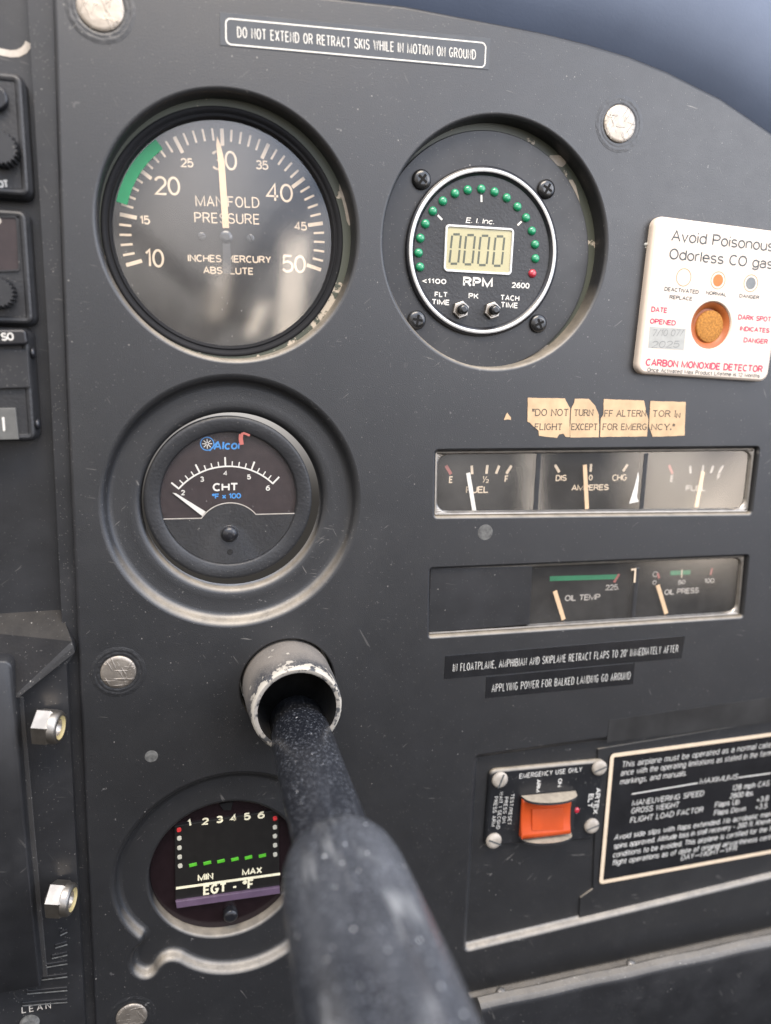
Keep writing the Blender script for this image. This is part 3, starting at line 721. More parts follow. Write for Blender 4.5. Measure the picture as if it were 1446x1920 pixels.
T('FLT', (361, 1121), (438, 1124), (361, 1090), .4, track=.24); T('TIME', (344, 1166), (449, 1171), (344, 1133), .4, track=.24)
T('PK', (561, 1131), (620, 1134), (561, 1098), .4, track=.24)
T('TACH', (748, 1141), (860, 1147), (748, 1108), .4, track=.24); T('TIME', (750, 1184), (852, 1189), (750, 1150), .4, track=.24)
for a, b in (((637, 520), (638, 562)), ((380, 640), (406, 667)), ((850, 699), (874, 677))):
    mb.bar(P(*tz(*a), FD), P(*tz(*b), FD), .7, FD + .05, 1)
mb.build('dial', [BLKROUGH, WHITE], tach)
lights = [(277, 945), (269, 862), (279, 775), (309, 690), (353, 615), (412, 556), (484, 511), (559, 490), (639, 485), (717, 502), (789, 537), (852, 590), (903, 654), (937, 732), (956, 812), (958, 895), (940, 983)]
for i, q in enumerate(lights):
    c = P(*tz(*q), FD + .4); mb = MB()
    mb.lathe(c, [(1.65, FD), (1.6, FD + .35), (1.35, FD + .8), (.9, FD + 1.1), (.4, FD + 1.22)], 20, 0, True, False, True)
    o = mb.build('indicator_light', [LEDR if i == 16 else LEDG], tach)
    if i == 16: o['label'] = 'red indicator light at the end of the ring'
fr_px = [tz(412, 972), tz(812, 995), tz(830, 718), tz(424, 692)]
frm = rounded(Pp(fr_px, FD), 1.6)
fo = offset(frm, 0)
mb = MB()
mb.sweep(fo, [(0, FD), (0, FD + .35), (-.15, FD + .6), (-.75, FD + .6), (-.95, FD + .2), (-1.0, FD - .6)], 0, False)
mb.build('display_frame', [SILVER], tach)
mb = MB(); lw = offset(frm, -.95); mb.plate(lw, FD - .2, FD + .12, 0, 0)
zx0 = P(*tz(440, 730), FD)
def seg_digit(mb, x0, x1, yt, yb, mm, mg):
    q = lambda x, y: P(*tz(x, y), FD + .3)
    sl = 16                                       # slant in zoomed pixels
    ym = (yt + yb) / 2; e = 7
    segs = [((x0 + sl + e, yt), (x1 + sl - e, yt), mg), ((x0 + e, yb), (x1 - e, yb), mm),
            ((x0 + sl, yt + e), (x0 + sl / 2, ym - 5), mg), ((x1 + sl, yt + e), (x1 + sl / 2, ym - 5), mm), ((x0 + sl / 2, ym + 5), (x0, yb - e), mg), ((x1 + sl / 2, ym + 5), (x1, yb - e), mm)]
    for a, b, m in segs: mb.bar(q(*a), q(*b), .78, FD + .17, m)
for k, x in enumerate((450, 533, 618, 706)):
    seg_digit(mb, x, x + 52, 752 + k * 4, 925 + k * 4, 1, 1 if k > 1 else 1)
mb.build('display', [LCD, LCDSEG, LCDEDGE], tach)
for q in ((287, 428), (1022, 485), (258, 1257), (975, 1278)):
    mb = MB(); screw_head(mb, P(*tz(*q), PD + .8), 3.55, PD, PD + 1.8, 0, cross=random.uniform(0, 1.5), mslot=1)
    mb.build('screw', [BLKSCREW, DIAL], tach)
for q in ((517, 1197), (703, 1201)):
    c = P(*tz(*q), FD + .8); o3 = None
    mb = MB(); hexo = [(c[0] + 3.35 * math.cos(math.radians(20 + 60 * i)), c[1] + 3.35 * math.sin(math.radians(20 + 60 * i))) for i in range(6)]
    mb.plate(hexo, FD, FD + 1.3, .3)
    mb.lathe(c, [(2.2, FD + 1.3), (2.2, FD + 2.2)], 24, 0, False)
    bt = mb.build('button_nut', [STEEL], tach)
    mb = MB(); mb.lathe(c, [(1.75, FD + 1), (1.75, FD + 4.0), (1.5, FD + 4.4), (.8, FD + 4.6)], 24, 0, True, False, True)
    mb.build('push_button', [BLKSCREW], bt)

# ============================================================ CYLINDER HEAD TEMPERATURE GAUGE
cz = zoomer(170, 690, 520 / 1446)
CC = (-57.7, 5.7)
cht = thing('temperature_gauge', 'small round black gauge with blue logo, curved white scale and needle at lower left', 'gauge', (CC[0], CC[1], -6))
mb = MB()
mb.lathe(CC, [(30.0, -12), (30.3, -5.8), (30.2, -5.1)], 128, 1, True)
mb.lathe(CC, [(30.2, -5.1), (29.8, -4.7), (29.0, -4.5), (25.3, -5.0), (24.6, -5.4), (24.4, -7.6)], 128, 0, True)
mb.build('bezel', [BLKROUGH, DIAL], cht)
CD = -7.0
mb = MB(); mb.lathe(CC, [(24.8, -12), (24.8, CD)], 96, 0, False, True, True)
def T(s, a, b, top, st, m=1, **k): textpx(mb, s, cz(*a), cz(*b), cz(*top), CD, st, m, **k)
T('CHT', (637, 643), (770, 641), (637, 600), .62, track=.2); T('2', (472, 664), (493, 663), (472, 636), .38); T('3', (572, 594), (592, 593), (572, 566), .38)
T('4', (692, 561), (714, 561), (692, 535), .38); T('5', (815, 581), (836, 581), (815, 555), .38); T('6', (914, 640), (936, 639), (914, 612), .38)
T('*F x 100', (633, 684), (785, 680), (633, 655), .45, 2)
T('Alcor', (640, 428), (790, 424), (640, 382), .6, 2, shear=.12, track=.2)
a_, b_, c_ = [P(*cz(*q), CD) for q in ((460, 629), (701, 513), (950, 602))]
A_ = np.array([[2 * q[0], 2 * q[1], 1] for q in (a_, b_, c_)]); sol = np.linalg.solve(A_, np.array([q[0] ** 2 + q[1] ** 2 for q in (a_, b_, c_)]))
ac = (sol[0], sol[1]); ar = math.sqrt(sol[2] + sol[0] ** 2 + sol[1] ** 2)
th0 = math.atan2(a_[1] - ac[1], a_[0] - ac[0]); th1 = math.atan2(c_[1] - ac[1], c_[0] - ac[0])
mb.k += 1; mb.ribbon([(ac[0] + ar * math.cos(th0 + (th1 - th0) * t), ac[1] + ar * math.sin(th0 + (th1 - th0) * t)) for t in np.linspace(0, 1, 41)], .55, CD + .05, 1)
for k in range(17):
    th = th0 + (th1 - th0) * k / 16; big = k % 4 == 0
    mb.bar((ac[0] + (ar - .2) * math.cos(th), ac[1] + (ar - .2) * math.sin(th)), (ac[0] + (ar + (3.4 if big else 1.9)) * math.cos(th), ac[1] + (ar + (3.4 if big else 1.9)) * math.sin(th)), .6 if big else .4, CD + .06, 1)
lc = P(*cz(608, 395), CD)                       # wheel emblem
mb.k += 1; mb.ribbon(circle(lc, 2.35, 32), .35, CD + .06, 2, True)
for k in range(8):
    an = math.pi / 4 * k; mb.bar((lc[0] + .35 * math.cos(an), lc[1] + .35 * math.sin(an)), (lc[0] + 1.75 * math.cos(an), lc[1] + 1.75 * math.sin(an)), .26, CD + .06, 1)
mb.bar(P(*cz(620, 432), CD), P(*cz(662, 385), CD), .5, CD + .07, 2)
mb.build('dial', [DIALBR, WHITE, BLUEP], cht)
mb = MB(); LD = -5.6
h0, h1, h2 = P(*cz(362, 793), LD), P(*cz(578, 783), LD), P(*cz(592, 765), LD); h3, h4 = P(*cz(862, 763), LD), P(*cz(1064, 758), LD); hp = P(*cz(735, 703), LD)
A_ = np.array([[2 * q[0], 2 * q[1], 1] for q in (h2, hp, h3)]); sol = np.linalg.solve(A_, np.array([q[0] ** 2 + q[1] ** 2 for q in (h2, hp, h3)]))
hc = (sol[0], sol[1]); hr = math.sqrt(sol[2] + sol[0] ** 2 + sol[1] ** 2)
t2, t3 = math.atan2(h2[1] - hc[1], h2[0] - hc[0]), math.atan2(h3[1] - hc[1], h3[0] - hc[0])
hump = [(hc[0] + hr * math.cos(t2 + (t3 - t2) * t), hc[1] + hr * math.sin(t2 + (t3 - t2) * t)) for t in np.linspace(0, 1, 24)]
al = math.atan2(h0[1] - CC[1], h0[0] - CC[0]) % (2 * math.pi); arr = math.atan2(h4[1] - CC[1], h4[0] - CC[0]) % (2 * math.pi)
if arr < al: arr += 2 * math.pi
bot = [(CC[0] + 24.55 * math.cos(al + (arr - al) * t), CC[1] + 24.55 * math.sin(al + (arr - al) * t)) for t in np.linspace(1, 0, 40)]
edge = [bot[-1], h1] + hump + [bot[0]]
poly = [h1] + hump + bot
mb.sweep(poly, [(0, CD + .1), (0, LD - .2), (-.2, LD)], 0, False, False, True)
mb.k += 1; mb.ribbon(edge, .38, LD + .05, 1)
lcv = mb.build('lower_cover', [BLKROUGH, DIM], cht)
mb = MB(); kc = P(*cz(725, 866), LD + 1)
mb.lathe(kc, [(3.35, LD), (3.3, LD + .3), (3.0, LD + .5)], 40, 1, True); mb.lathe(kc, [(2.9, LD), (2.9, LD + 1.2), (2.5, LD + 1.9), (1.6, LD + 2.4), (.7, LD + 2.55)], 40, 0, True, False, True)
mb.build('adjusting_knob', [BLKGLOSS, BLK2], lcv)
mb = MB(); mb.lathe(P(*cz(728, 960), LD), [(1.15, LD + .02), (1.0, LD + .05)], 24, 0, True, False, True); mb.build('pin_hole', [DIAL], lcv)
mb = MB(); n0, n1 = P(*cz(428, 652), CD + 1), P(*cz(592, 762), CD + 1)
u = Vector((n1[0] - n0[0], n1[1] - n0[1])).normalized(); w = Vector((-u.y, u.x))
mb.plate([(n0[0], n0[1]), (n1[0] - w.x * 1.0, n1[1] - w.y * 1.0), (n1[0] + w.x * 1.0, n1[1] + w.y * 1.0), (n0[0] + w.x * .5 + u.x, n0[1] + w.y * .5 + u.y)], CD + .5, CD + .75, 0)
mb.build('needle', [WHITE], cht)
mb = MB(); mb.lathe(CC, [(24.5, -5.45), (24.5, -4.95)], 96, 0, False, True, True)
gl_ = mb.build('glass', [GLASS3], cht)
mb = MB(); rp = [P(*cz(*q), -4.9) for q in ((788, 400), (783, 370), (785, 345), (800, 340), (830, 352), (822, 330), (790, 330))]
mb.ribbon(rp[:3], 1.5, -4.88, 0); mb.ribbon(rp[2:5], .8, -4.87, 0); mb.build('paint_mark', [DIMRED], cht)

# ============================================================ EXHAUST TEMPERATURE GAUGE
ez = zoomer(180, 1440, 400 / 1446)
egt = thing('exhaust_gauge', 'dark round digital gauge with six green bars, partly hidden by the yoke shaft', 'gauge', (HEG[0], HEG[1], -12))
ED = -8.0
mb = MB(); mb.lathe(HEG, [(29.9, -14), (29.9, ED - 1.0), (29.4, ED - .6)], 96, 0, False, True, True); mb.build('face', [EGTFACE], egt)
SD = ED + .4
sc = Pp([ez(540, 915), ez(1246, 815), ez(1236, 285), ez(533, 395)], SD)
mb = MB(); mb.plate(sc, ED - .6, SD, .15, 0)
def T(s, a, b, top, st, m=1, **k): textpx(mb, s, ez(*a), ez(*b), ez(*top), SD, st, m, **k)
for i, (ch, x, y) in enumerate((('1', 645, 395), ('2', 742, 385), ('3', 838, 372), ('4', 932, 362), ('5', 1025, 352), ('6', 1120, 342))):
    T(ch, (x - (20 if ch == '1' else 24), y + 3), (x + (6 if ch == '1' else 24), y - 3), (x - 20, y - 46), .72)
T('MIN', (690, 768), (796, 752), (690, 722), .6, track=.24); T('MAX', (990, 730), (1126, 712), (990, 686), .6, track=.24)
T('EGT - *F', (727, 862), (1072, 815), (727, 796), .85, track=.27)
mb.bar(P(*ez(543, 815), SD), P(*ez(1248, 717), SD), 1.15, SD + .05, 1)
dsp = mb.build('display', [EGTSCR, EGTTXT], egt)
for col_ in (((563, 418), (565, 475), (566, 540), (568, 602), (571, 662)), ((1214, 340), (1213, 400), (1213, 460), (1214, 522), (1215, 585))):
    for i, q in enumerate(col_):
        mb = MB(); c = P(*ez(*q), SD); mb.plate(rect(c[0], c[1], 1.7, 1.9, .12, .6, 3), SD, SD + .3, .1); mb.build('scale_dot', [EGTRED if i == 0 else EGTDOT], dsp)
for q in ((658, 655), (755, 642), (848, 630), (942, 617), (1034, 605), (1128, 593)):
    mb = MB(); c = P(*ez(*q), SD); mb.plate(rect(c[0], c[1], 3.0, 1.35, .10), SD, SD + .3, .1); mb.build('green_bar', [LEDGREENLIT], dsp)
mb = MB(); mb.plate(Pp([ez(548, 950), ez(1247, 850), ez(1246, 806), ez(540, 905)], SD + 1), SD - .6, SD + 1.2, .2); mb.build('filter_strip', [PURPLE], egt)
mb = MB(); c = P(*ez(912, 985), SD); mb.lathe(c, [(2.9, ED - .6), (2.9, ED + 2.2), (2.5, ED + 2.8), (1.2, ED + 3.1)], 32, 0, True, False, True); mb.build('knob', [BLKGLOSS], egt)
mb = MB(); mb.plate(Pp([ez(838, 245), ez(930, 225), ez(915, 285), ez(865, 285)], ED), ED - .6, ED + .3, .1); mb.build('tab', [DIAL], egt)

# ============================================================ FUEL AND AMMETER CLUSTER
uz = zoomer(780, 820, 666 / 1446)
def cluster(slot, name, label, rw, pts_fn):
    cx = sum(p[0] for p in slot) / len(slot); cy = sum(p[1] for p in slot) / len(slot)
    t = thing(name, label, 'gauge cluster', (cx, cy, -8))
    mb = MB()
    mb.sweep(offset(slot, -1.15), [(0, -2.6), (0, -2.2), (-.4, -1.9), (-1.0, -2.0)], 0, False)
    o1 = offset(slot, -2.15); o2 = rounded_from(slot, 2.4, rw)
    L1 = mb.loop(resample(o1, 160), -2.0); L2 = mb.loop(resample(o2, 160), -2.3)
    mb.bridge(L1, L2, 0, False)
    L3 = mb.loop(resample(offset(o2, -.5), 160), -3.2); mb.bridge(L2, L3, 0, True)
    mb.build('frame', [CHROME], t)
    mb = MB(); inn = offset(o2, .5)
    mb.plate(inn, -3.9, -3.3, 0); mb.build('glass', [GLASS2], t)
    return t, inn
def resample(p, n):
    """n points by direction from the middle, so loops bridge cleanly"""
    cx = sum(q[0] for q in p) / len(p); cy = sum(q[1] for q in p) / len(p)
    xs = [q[0] for q in p]; ys = [q[1] for q in p]; W = max(xs) - min(xs); H = max(ys) - min(ys)
    out = []; m = len(p)
    for i in range(n):
        a = 2 * math.pi * i / n; dx, dy = math.cos(a) * W, math.sin(a) * H
        best = None
        for j in range(m):
            x1, y1 = p[j][0] - cx, p[j][1] - cy; x2, y2 = p[(j + 1) % m][0] - cx, p[(j + 1) % m][1] - cy
            ex, ey = x2 - x1, y2 - y1; den = dx * ey - dy * ex
            if abs(den) < 1e-9: continue
            t = (x1 * ey - y1 * ex) / den; s_ = (x1 * dy - y1 * dx) / den
            if t > 0 and -1e-6 <= s_ <= 1 + 1e-6 and (best is None or t > best): best = t
        out.append((cx + dx * best, cy + dy * best))
    return out
def rounded_from(slot, inset, r):
    c = offset(slot, -inset)
    q = []
    cx = sum(p[0] for p in c) / len(c); cy = sum(p[1] for p in c) / len(c)
    for sx, sy in ((-1, -1), (1, -1), (1, 1), (-1, 1)):
        q.append(max(c, key=lambda p: sx * (p[0] - cx) + sy * (p[1] - cy) * 2))
    return rounded(q, r, 8)
fuel, inn = cluster(UPS, 'gauge_cluster', 'upper oblong chrome framed cluster holding two fuel gauges and an ammeter', 4.5, None)
UD = -5.6
mb = MB(); mb.plate(offset(inn, .6), UD - 2, UD, 0, 0)
def q_(x, y): return P(*uz(x, y), UD)
def T(s, a, b, top, st, m=1, **k): textpx(mb, s, uz(*a), uz(*b), uz(*top), UD, st, m, **k)
for a, b, m_, w in (((122, 115), (143, 150), 3, 1.3), ((227, 115), (229, 150), 1, 1.1), ((291, 113), (287, 148), 1, 1.1), ((339, 115), (326, 148), 1, 1.1), ((389, 115), (368, 148), 1, 1.2),
                    ((566, 112), (584, 142), 1, 1.2), ((713, 108), (711, 140), 1, 1.1), ((862, 110), (843, 138), 1, 1.2),
                    ((1030, 113), (1045, 148), 3, 1.2), ((1116, 115), (1118, 147), 2, 1.1), ((1170, 113), (1166, 145), 2, 1.1), ((1211, 115), (1200, 145), 2, 1.1), ((1251, 115), (1232, 145), 2, 1.1)):
    mb.bar(q_(*a), q_(*b), w, UD + .05, m_)
T('E', (134, 186), (150, 186), (134, 158), .5); T('F', (360, 183), (376, 183), (360, 155), .5); T('FUEL', (203, 228), (295, 226), (203, 200), .5)
T('1', (270, 172), (278, 172), (270, 158), .3); T('/', (272, 184), (288, 184), (272, 158), .3); T('2', (284, 186), (296, 186), (284, 170), .3)
T('DIS', (568, 178), (613, 177), (568, 153), .45); T('0', (702, 176), (718, 176), (702, 152), .45); T('CHG', (798, 178), (858, 176), (798, 151), .45)
T('AMPERES', (632, 218), (784, 215), (632, 193), .5)
T('E', (1034, 182), (1048, 182), (1034, 155), .5, 2); T('F', (1225, 172), (1240, 172), (1225, 150), .5, 2); T('FUEL', (1097, 220), (1180, 219), (1097, 195), .5, 2)
mb.build('dial', [DIAL, CREAM, DIM, DIMRED], fuel)
def needle(par, z, a, b, d, w0, w1, m, nm='needle'):
    mb = MB(); p, q = P(*z(*a), d), P(*z(*b), d); u = Vector((q[0] - p[0], q[1] - p[1])).normalized(); w = Vector((-u.y, u.x))
    mb.plate([(p[0] - w.x * w0, p[1] - w.y * w0), (q[0] - w.x * w1, q[1] - w.y * w1), (q[0] + w.x * w1, q[1] + w.y * w1), (p[0] + w.x * w0, p[1] + w.y * w0)], d - .4, d, 0)
    return mb.build(nm, [m], par)
needle(fuel, uz, (213, 145), (238, 300), UD + 1.8, .85, .85, WHITE)
needle(fuel, uz, (688, 112), (697, 292), UD + 1.8, .9, .9, NEEDLE)
needle(fuel, uz, (1170, 140), (1142, 284), UD + 1.8, .9, .9, NEEDLE)
for x in (490, 925):
    mb = MB(); a, b = P(*uz(x, 60), UD), P(*uz(x, 300), UD); mb.plate([(a[0] - 1.2, b[1]), (a[0] + 1.2, b[1]), (a[0] + 1.2, a[1]), (a[0] - 1.2, a[1])], UD, UD + 2.4, .4); mb.build('divider', [BLK2], fuel)
mb = MB(); mb.plate(Pp([uz(868, 270), uz(890, 200), uz(905, 138), uz(908, 165), uz(900, 245), uz(908, 262)], -3.2), -3.28, -3.15, 0); mb.build('torn_tape', [WHITE], fuel)

# ============================================================ OIL CLUSTER
lz = zoomer(780, 1020, 666 / 1446)
oil, inn = cluster(LOS, 'gauge_cluster', 'lower oblong cluster with green oil temperature bar and a blacked out left third', 4.0, None)
mb = MB(); mb.plate(offset(inn, .6), UD - 2, UD, 0, 0)
def q_(x, y): return P(*lz(x, y), UD)
def T(s, a, b, top, st, m=1, **k): textpx(mb, s, lz(*a), lz(*b), lz(*top), UD, st, m, **k)
mb.bar(q_(545, 141), q_(824, 133), 2.1, UD + .05, 4); mb.bar(q_(827, 122), q_(806, 156), 1.1, UD + .12, 3)
mb.bar(q_(1036, 118), q_(1117, 115), 2.0, UD + .05, 4); mb.bar(q_(1083, 103), q_(1081, 136), .7, UD + .12, 1)
mb.bar(q_(1206, 98), q_(1199, 126), .9, UD + .05, 3); mb.bar(q_(984, 118), q_(990, 140), 1.0, UD + .06, 3)
mb.ribbon([q_(862, 98), q_(880, 96), q_(876, 150)], .9, UD + 2.6, 1)
T('225.', (770, 189), (826, 186), (770, 166), .42, 2); T('OIL TEMP', (605, 233), (749, 227), (605, 208), .5, 2)
T('0', (962, 166), (978, 165), (962, 148), .4, 2); T('50', (1065, 165), (1096, 163), (1065, 147), .42, 2); T('100.', (1172, 160), (1218, 158), (1172, 140), .42, 2); T('OIL PRESS', (1010, 208), (1151, 199), (1010, 185), .5, 2)
T('0', (962, 135), (985, 134), (962, 112), .4, 2)
mb.build('dial', [DIAL, CREAM, DIM, DIMRED, GREENT], oil)
needle(oil, lz, (566, 192), (602, 308), UD + 1.8, .95, .95, NEEDLE); needle(oil, lz, (985, 168), (1020, 284), UD + 1.8, .95, .95, NEEDLE)
mb = MB(); a, b = P(*lz(890, 90), UD), P(*lz(890, 290), UD); mb.plate([(a[0] - 1, b[1]), (a[0] + 1, b[1]), (a[0] + 1, a[1]), (a[0] - 1, a[1])], UD, UD + 2.4, .4); mb.build('divider', [BLK2], oil)
mb = MB(); bl = Pp([lz(50, 360), lz(462, 328), lz(474, 91), lz(60, 100)], -1.7); mb.plate(bl, -3.2, -1.7, .1); mb.build('blanking_tape', [BLK2], oil)

# ============================================================ PLACARDS AND STICKERS
kz = zoomer(400, 0, 564 / 1446)
def placard(z, corners, d, t, mats, name, label, cat, fn, group=None, r=0.0, bev=.05):
    mb = MB(); q = Pp([z(*c) for c in corners], d)
    mb.plate(rounded(q, r) if r else q, .02 + d - t if d - t > 0 else d - t, d, bev, 0); fn(mb)
    return solo(mb, name, mats, label, cat, group)
def f(mb):
    textpx(mb, 'DO NOT EXTEND OR RETRACT SKIS WHILE IN MOTION ON GROUND', kz(116, 180), kz(1262, 287), kz(116, 128), .18, .29, 1, track=.34)
    bq = rounded(Pp([kz(62, 212), kz(1305, 325), kz(1311, 207), kz(60, 88)], .18), 1.6)
    mb.ribbon(bq, .42, .24, 1, True)
placard(kz, [(33, 217), (1325, 335), (1333, 185), (30, 58)], .18, .16, [LABELGRY, WHITE], 'placard', 'long clear placard about skis with rounded white border, at top of the panel', 'placard', f)
def f(mb): textpx(mb, "IN FLOATPLANE, AMPHIBIAN AND SKIPLANE RETRACT FLAPS TO 20' IMMEDIATELY AFTER", lz(150, 520), lz(1066, 440), lz(150, 488), .18, .22, 1, track=.36)
placard(lz, [(115, 550), (1082, 464), (1096, 374), (120, 456)], .18, .16, [LABELBLK, WHITE], 'placard', 'longer black strip placard of white capitals under the lower oblong gauge cluster', 'placard', f)
def f(mb): textpx(mb, 'APPLYING POWER FOR BALKED LANDING GO AROUND', lz(308, 603), lz(872, 550), lz(308, 571), .18, .22, 1, track=.36)
placard(lz, [(283, 628), (884, 570), (892, 483), (287, 541)], .18, .16, [LABELBLK, WHITE], 'placard', 'shorter black strip placard about applying power, lowest under the oblong clusters', 'placard', f)
# torn typed paper label
pz = zoomer(930, 720, 390 / 1446)
pap = thing('paper_label', 'torn yellowed paper label with typewritten alternator warning above the fuel cluster', 'label', (*P(1138, 785), .1))
pieces = [
 ([(222, 95), (480, 100), (505, 150), (516, 168), (512, 250), (514, 369), (485, 368), (470, 345), (440, 350), (425, 375), (300, 360), (297, 325), (258, 292), (238, 270), (220, 262)],
  [('"DO NOT', 250, 504, 222, 172), ('FLIGHT', 268, 460, 320, 274)]),
 ([(550, 103), (645, 103), (690, 150), (716, 215), (718, 300), (714, 370), (518, 372), (516, 300), (520, 250), (525, 170), (545, 130)],
  [('TURN', 540, 675, 222, 176), ('EXCEPT', 522, 705, 320, 274)]),
 ([(750, 105), (1030, 115), (1044, 190), (1060, 250), (1050, 365), (724, 368), (730, 240), (748, 215)],
  [('FF ALTERN', 752, 1042, 226, 180), ('FOR EMERG', 740, 1048, 320, 274)]),
 ([(1075, 118), (1320, 125), (1312, 358), (1090, 367), (1066, 300), (1070, 200)],
  [('TOR I', 1086, 1248, 228, 182), ('N', 1252, 1280, 236, 202), ('NCY."', 1078, 1240, 320, 276)]),
 ([(55, 250), (70, 215), (80, 200), (104, 232), (105, 250), (85, 246)], [])]
for poly, tx in pieces:
    mb = MB()
    pp_ = []
    for i, (a, b) in enumerate(zip(poly, poly[1:] + poly[:1])):
        pp_.append(a); n = int(math.dist(a, b) // 18)
        for k in range(1, n): pp_.append((a[0] + (b[0] - a[0]) * k / n + random.uniform(-1.4, 1.4), a[1] + (b[1] - a[1]) * k / n + random.uniform(-1.4, 1.4)))
    mb.plate(Pp([pz(*q) for q in pp_], .2), .02, .2, 0, 0)
    for s_, x0, x1, yb, yt in tx: textpx(mb, s_, pz(x0, yb), pz(x1, yb), pz(x0, yt), .2, .33, 1, serif=.12, track=.2)
    mb.build('paper_scrap', [PAPER, INK], pap)

# ============================================================ CARBON MONOXIDE DETECTOR
oz = zoomer(1180, 380, 266 / 1419)
OD = 3.4
co = thing('gas_detector', 'white plastic carbon monoxide detector card with round orange sensor', 'gas detector', (*P(1330, 560), 0))
bl, br, tl = P(*oz(75, 1710), OD), P(*oz(1385, 1795), OD), P(*oz(262, 125), OD)
ux = Vector((br[0] - bl[0], br[1] - bl[1])); wd = ux.length; ux.normalize(); uy = Vector((-ux.y, ux.x)); hgt = (Vector(tl) - Vector(bl)).dot(uy)
b0 = Vector(bl); tr_ = b0 + ux * wd + uy * hgt + ux * .0; tl_ = b0 + uy * hgt
tl_ = Vector(tl)
tr_ = tl_ + ux * wd
card = rounded([tuple(b0), tuple(b0 + ux * wd), tuple(tr_), tuple(tl_)], 4.0, 8)
mb = MB()
SCN = P(*oz(822, 1228), OD); sr = 9.7
hole = circle(SCN, sr, 64)
mb.tess(offset(card, -1.1), [hole], OD)
mb.sweep(card, [(0, .05), (.05, 1.2), (0, 2.4), (-.35, 3.05), (-1.1, OD)], 0, True)
mb.sweep(hole, [(0, OD), (-.3, OD - .2), (-.45, OD - .8)], 0, True)
def T(s, a, b, top, st, m=1, **k): textpx(mb, s, oz(*a), oz(*b), oz(*top), OD, st, m, **k)
T('Avoid Poisonous', (416, 385), (1440, 492), (430, 268), .6, 1, track=.16); T('Odorless CO gas', (395, 565), (1432, 668), (402, 452), .6, 1, track=.16)
T('DEACTIVATED', (350, 882), (692, 915), (352, 840), .31, 1, track=.2); T('REPLACE', (400, 962), (628, 982), (402, 922), .31, 1, track=.2)
T('NORMAL', (765, 918), (972, 940), (767, 880), .31, 1, track=.2); T('DANGER', (1098, 948), (1298, 968), (1100, 910), .31, 1, track=.2)
T('DATE', (217, 1092), (378, 1106), (219, 1036), .44, 2, track=.2); T('OPENED', (203, 1210), (463, 1232), (205, 1155), .44, 2, track=.2)
T('DARK SPOT', (1085, 1170), (1416, 1194), (1088, 1116), .44, 2, track=.2); T('INDICATES', (1102, 1282), (1400, 1305), (1104, 1232), .44, 2, track=.2); T('DANGER', (1140, 1398), (1383, 1416), (1142, 1346), .44, 2, track=.2)
T('CARBON MONOXIDE DETECTOR', (160, 1632), (1330, 1700), (165, 1557), .58, 2, track=.2)
T('Once Activated Max Product Lifetime is 12 Months', (178, 1690), (1302, 1752), (180, 1648), .27, 1, track=.2)
wb = Pp([oz(188, 1452), oz(545, 1476), oz(566, 1262), oz(204, 1240)], OD); mb.tess(wb, [], OD + .03, 6)
for s_, a, b, t_ in (('7/10 07/', (225, 1335), (535, 1335), (228, 1268)), ('2025', (220, 1452), (495, 1448), (222, 1385))): textpx(mb, s_, oz(*a), oz(*b), oz(*t_), OD + .03, .22, 7, shear=.2)
for q, kind in (((545, 747), 0), ((888, 777), 1), ((1216, 806), 2)):
    c = P(*oz(*q), OD)
    mb.k += 1; mb.ribbon(circle(c, 3.3, 32), .3, OD + .05, 4, True)
    if kind: mb.tess(circle(c, 2.35, 28), [], OD + .06, 3 if kind == 1 else 5)
cardo = mb.build('card', [WHITECARD, GREYPRINT, PINKRED, ORANGE, PALEOR, GREYDOT, WRITEBOX, PENCIL], co)
mb = MB(); mb.lathe(SCN, [(9.3, OD - .7), (8.8, OD - .8), (7.2, OD - 1.7), (6.9, OD - 2.2), (6.8, OD - 2.8)], 64, 0, True, False, True); mb.build('sensor_ring', [BROWNRING], co)
mb = MB(); mb.lathe(P(*oz(812, 1240), OD - 2), [(6.5, OD - 2.8), (6.4, OD - 2.1), (6.0, OD - 1.9), (3, OD - 1.8)], 48, 0, True, False, True); mb.build('sensor_pad', [PAD], co)
mb = MB()
for k in range(9):
    q = P(*oz(185 + random.uniform(-18, 22), 440 + random.uniform(-35, 90) * (1 if k < 7 else 1)), .5); r = random.uniform(.35, .9)
    mb.axis_lathe((q[0], q[1], -.05), (q[0], q[1], 1), [(0, r), (r * .5, r * .85), (r * .9, r * .3)], 7, 0, False)
mb.build('adhesive_residue', [WRITEBOX], co)

# ============================================================ LOWER RIGHT: TRANSMITTER SWITCH, LIMITATIONS PLACARD, TAPE
gz = zoomer(850, 1300, 596 / 1446)
BD = -3.1
sheet_px = [(575, 925), (630, 890), (640, 250), (690, 215)]
mb = MB()
sp_ = Pp([gz(568, 1040), gz(575, 925), gz(632, 885), gz(655, 250)], BD)
mb.plate([sp_[0], (256, -191.5), (256, -107.0), sp_[3], sp_[2], sp_[1]], BD + .05, BD + .7, .15)
solo(mb, 'backing_sheet', [BLK], 'thin black sheet behind the white bordered limitations placard', 'sheet')
